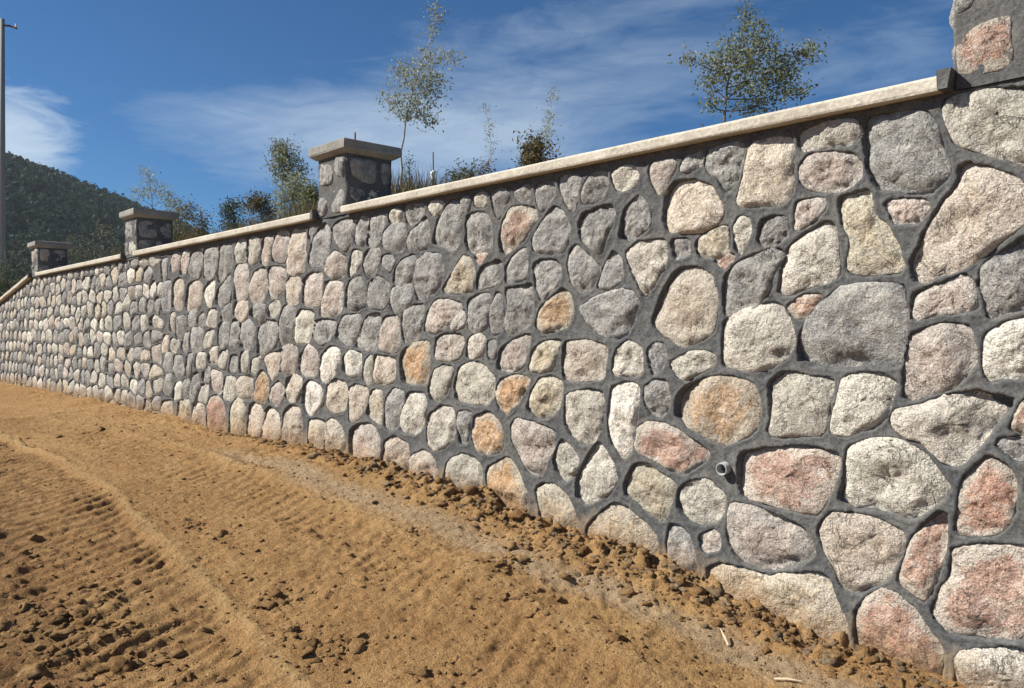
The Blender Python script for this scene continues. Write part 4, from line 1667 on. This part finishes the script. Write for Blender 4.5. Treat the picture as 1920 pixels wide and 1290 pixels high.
tree('young_tree', 'small round headed green tree left of the pillar with rods', 'tree', 15, 535,
     [(528, 400), (530, 350), (535, 300), (538, 270)],
     [(535, 285, 24, 22), (525, 310, 20, 18), (552, 315, 24, 22), (540, 335, 26, 14), (520, 275, 14, 12)], 2600, 0.055, LEAF_A, BARK, 0.018, 43)
tree('young_tree', 'sparse greyish bush tree showing above the cap of the pillar by the hill', 'tree', 21, 285,
     [(285, 420), (285, 380), (282, 350), (280, 325)],
     [(280, 330, 14, 14), (288, 352, 22, 16), (310, 372, 22, 14), (270, 365, 18, 14), (330, 385, 16, 12)], 1100, 0.06, LEAF_D, BARK, 0.02, 44)
tree('sapling', 'faint thin sapling with hardly any leaves, nearer the pillar with rods', 'tree', 16, 920,
     [(921, 330), (920, 280), (915, 230), (908, 190)],
     [(910, 205, 10, 18), (918, 240, 12, 18), (922, 275, 10, 18)], 240, 0.045, LEAF_D, PALEBARK, 0.009, 45)
tree('sapling', 'faint thin sapling standing over the brown bush behind the coping', 'tree', 15, 1030,
     [(1030, 300), (1028, 260), (1032, 210), (1038, 170)],
     [(1038, 180, 10, 16), (1030, 220, 14, 18), (1026, 250, 16, 18)], 420, 0.045, LEAF_D, PALEBARK, 0.008, 46)
tree('sapling', 'short leafless shoot between the two faint saplings', 'tree', 14, 970,
     [(972, 330), (971, 300), (972, 265), (970, 235)], [(971, 255, 5, 12)], 22, 0.035, LEAF_D, PALEBARK, 0.006, 47)
tree('dark_shrub', 'narrow dark conifer like shrub by the pale trunk', 'shrub', 12, 768,
     [(768, 375), (768, 340), (768, 310)], [(768, 305, 8, 14), (767, 325, 12, 14), (766, 345, 14, 12)], 700, 0.035, LEAF_B, BARK, 0.012, 48)

SH = [  # u, v, ru, rv, Z, leaf material, n, label
    (1010, 290, 40, 18, 11, LEAF_C, 900, 'brown green bush crowning the bank under the leafy sapling'),
    (1000, 280, 16, 14, 13, LEAF_B, 500, 'dark green tuft of bush behind the brown bush'),
    (865, 325, 24, 12, 13, LEAF_B, 500, 'low dark bush in the grass behind the coping'),
    (905, 318, 30, 12, 15, LEAF_C, 400, 'low brownish bush behind the faint thin sapling'),
    (555, 375, 38, 32, 14, LEAF_D, 1100, 'pale grey green bush under the round headed tree'),
    (585, 385, 20, 26, 13, LEAF_A, 600, 'green bush pressed against the pillar with rods'),
    (500, 400, 40, 22, 16, LEAF_C, 1000, 'rusty brown bush on the bank left of the round headed tree'),
    (440, 405, 26, 22, 17, LEAF_B, 900, 'dark olive bush standing at the end of the rusty bush'),
    (365, 420, 30, 26, 18, LEAF_C, 900, 'reddish brown bush right of the pillar by the hill'),
    (335, 405, 18, 20, 19, LEAF_A, 500, 'small olive bush close to the pillar by the hill'),
    (200, 450, 32, 26, 24, LEAF_A, 900, 'yellow green bush below the wooded hill beside the pillar'),
    (150, 462, 28, 24, 25, LEAF_A, 700, 'olive bush between the two far pillars'),
    (130, 480, 26, 14, 23, LEAF_B, 600, 'dark low bush by the small dark pillar'),
    (20, 470, 34, 34, 27, LEAF_A, 900, 'olive bush above the sloping coping'),
    (10, 530, 24, 34, 25, LEAF_B, 900, 'dark green bush behind the sloping coping'),
    (-40, 500, 36, 40, 27, LEAF_B, 800, 'dark bush past the end of the small pillar'),
    (60, 490, 26, 20, 26, LEAF_B, 600, 'dark bush surrounding the half hidden pillar')]
for i, (u, v, ru, rv, Z, mt, n, lab) in enumerate(SH):
    r = np.random.RandomState(60 + i)
    v, rv, n = v - rv * 0.35, rv * 1.35, int(n * 1.3)
    cl = [(u + r.uniform(-.7, .7) * ru, v + r.uniform(-.5, .7) * rv, ru * r.uniform(.35, .6), rv * r.uniform(.35, .6)) for _ in range(7)]
    cl += [(u + k * ru * 0.5, v + rv * 0.9, ru * 0.5, rv * 0.6) for k in (-1, 0, 1)]
    tree('shrub', lab, 'shrub', Z, u, [(u, v + rv * 2), (u + 2, v + rv), (u, v)], cl, int(n * 2.6), 0.055, mt, BARK, 0.012, 80 + i, group='bushes on the bank behind the wall', twigs=4)


def build_grass():
    r = np.random.RandomState(31)
    n = 16000
    x = np.where(r.uniform(size=n) < .7, r.uniform(-16, -3.6, n), r.uniform(-26, -2, n))
    y = 0.65 + r.uniform(size=n) * 1.6
    patch = fbm2(x, y, 0.8, 3, 19)
    k = patch > -0.35
    x, y, patch = x[k], y[k], patch[k]
    n = len(x)
    z = upper_z(x, y)
    h = (0.14 + 0.30 * r.uniform(size=n) ** 2 + 0.20 * np.clip(patch, 0, 1)) * (0.12 + 1.0 * sstep(-4.4, -5.6, x + 0.8 * y))
    b = np.stack([x, y, z - 0.02], 1)
    # shorter turf on the rest of the bank
    m = 26000
    x2, y2 = r.uniform(-30, 1.5, m), 0.6 + r.uniform(size=m) ** 1.3 * 11
    x, y = np.concatenate([x, x2]), np.concatenate([y, y2])
    z = np.concatenate([z, upper_z(x2, y2)])
    h = np.concatenate([h, r.uniform(0.05, 0.17, m)])
    n = len(x)
    b = np.stack([x, y, z - 0.02], 1)
    ln = r.normal(size=(n, 3)) * 0.25
    ln[:, 2] = 1
    tip = b + ln * h[:, None]
    s = r.normal(size=(n, 3))
    s[:, 2] = 0
    s = s / np.linalg.norm(s, axis=1, keepdims=True) * 0.006
    md = (b + tip) / 2 + r.normal(size=(n, 3)) * 0.01
    V = np.stack([b - s, b + s, md + s * .8, md - s * .8, tip], 1).reshape(-1, 3)
    i = np.arange(n) * 5
    Q = np.stack([i, i + 1, i + 2, i + 3], 1)
    T = np.stack([i + 3, i + 2, i + 4], 1)
    tag(obj('grass', mesh_np('grass', V, [Q, T], LEAF_C, False)), 'dry rough grass growing along the bank behind the coping', 'grass', kind='stuff')


build_grass()


# ------------------------------------------------------------------ utility pole and white stake
def build_pole():
    Z = 34.0
    top = P(4, 36, Z)
    bx, by = top[:2]
    bz = float(upper_z(np.array(bx), np.array(by)))
    base = np.array([bx, by, bz - 0.1])
    root = empty('utility_pole', base)
    tag(root, 'slim grey utility pole with a short side arm against the sky', 'pole')
    h = top[2] - base[2]
    V, Q = tube([(0, 0, 0), (0, 0, h * .5), (0, 0, h)], [0.15, 0.125, 0.095], 12)
    top_i = len(V) - 12
    me = mesh_np('pole_shaft', np.vstack([V, [[0, 0, h + 0.01]]]), [Q, np.array([[top_i + k, top_i + (k + 1) % 12, len(V)] for k in range(12)])], POLE)
    obj('pole_shaft', me, root)
    d = RGT
    a = np.array([0, 0, h - 0.25])
    V, Q = tube([a - d * 0.25, a + d * 0.3 - UP * 0.03, a + d * 0.62 - UP * 0.14], [0.045, 0.045, 0.04], 6)
    arm = obj('side_arm', mesh_np('side_arm', V, [Q], RUST), root)
    e = a + d * 0.60 - UP * 0.10
    V, Q = tube([e, e + UP * 0.05, e + UP * 0.09, e + UP * 0.16], [0.03, 0.055, 0.035, 0.02], 8)
    obj('insulator', mesh_np('insulator', V, [Q], WHITE), arm)


build_pole()


def build_stake():
    Z = 12.0
    p = P(812, 330, Z)
    bz = float(upper_z(np.array(p[0]), np.array(p[1])))
    base = np.array([p[0], p[1], bz - 0.05])
    root = empty('marker_stake', base)
    tag(root, 'thin stake wrapped in a white rag standing in the grass behind the coping', 'stake')
    h = P(806, 285, Z)[2] - base[2]
    V, Q = tube([(0, 0, 0), (0.01, 0, h * .6), (0, 0, h)], [0.012, 0.011, 0.009], 6)
    obj('shaft', mesh_np('shaft', V, [Q], BARK), root)
    hz = P(812, 325, Z)[2] - base[2]
    V, Q = tube([(0.01, 0, hz - .09), (0.0, 0, hz - .03), (0.01, 0, hz + .02), (0.005, 0, hz + .04)], [0.02, 0.035, 0.045, 0.012], 9)
    V = V + np.random.RandomState(3).normal(size=V.shape) * 0.006
    obj('white_rag', mesh_np('white_rag', V, [Q], WHITE), root)


build_stake()

# ------------------------------------------------------------------ the air between here and the hill
def build_haze():
    V, Q = box_vf(-1000, 700, -700, 900, -8.0, 112.0)
    m, k = newmat('haze_air')
    v = k.n('ShaderNodeVolumePrincipled')
    v.inputs['Color'].default_value = (0.80, 0.90, 1.0, 1)
    v.inputs['Density'].default_value = 0.00016
    v.inputs['Anisotropy'].default_value = 0.2
    o = k.n('ShaderNodeOutputMaterial')
    k.t.links.new(v.outputs[0], o.inputs['Volume'])
    tag(obj('haze', mesh_np("haze", V, [Q], m, False)), 'thin blue haze lying between the wall and the hill', 'haze', kind='stuff')


build_haze()
print('done')
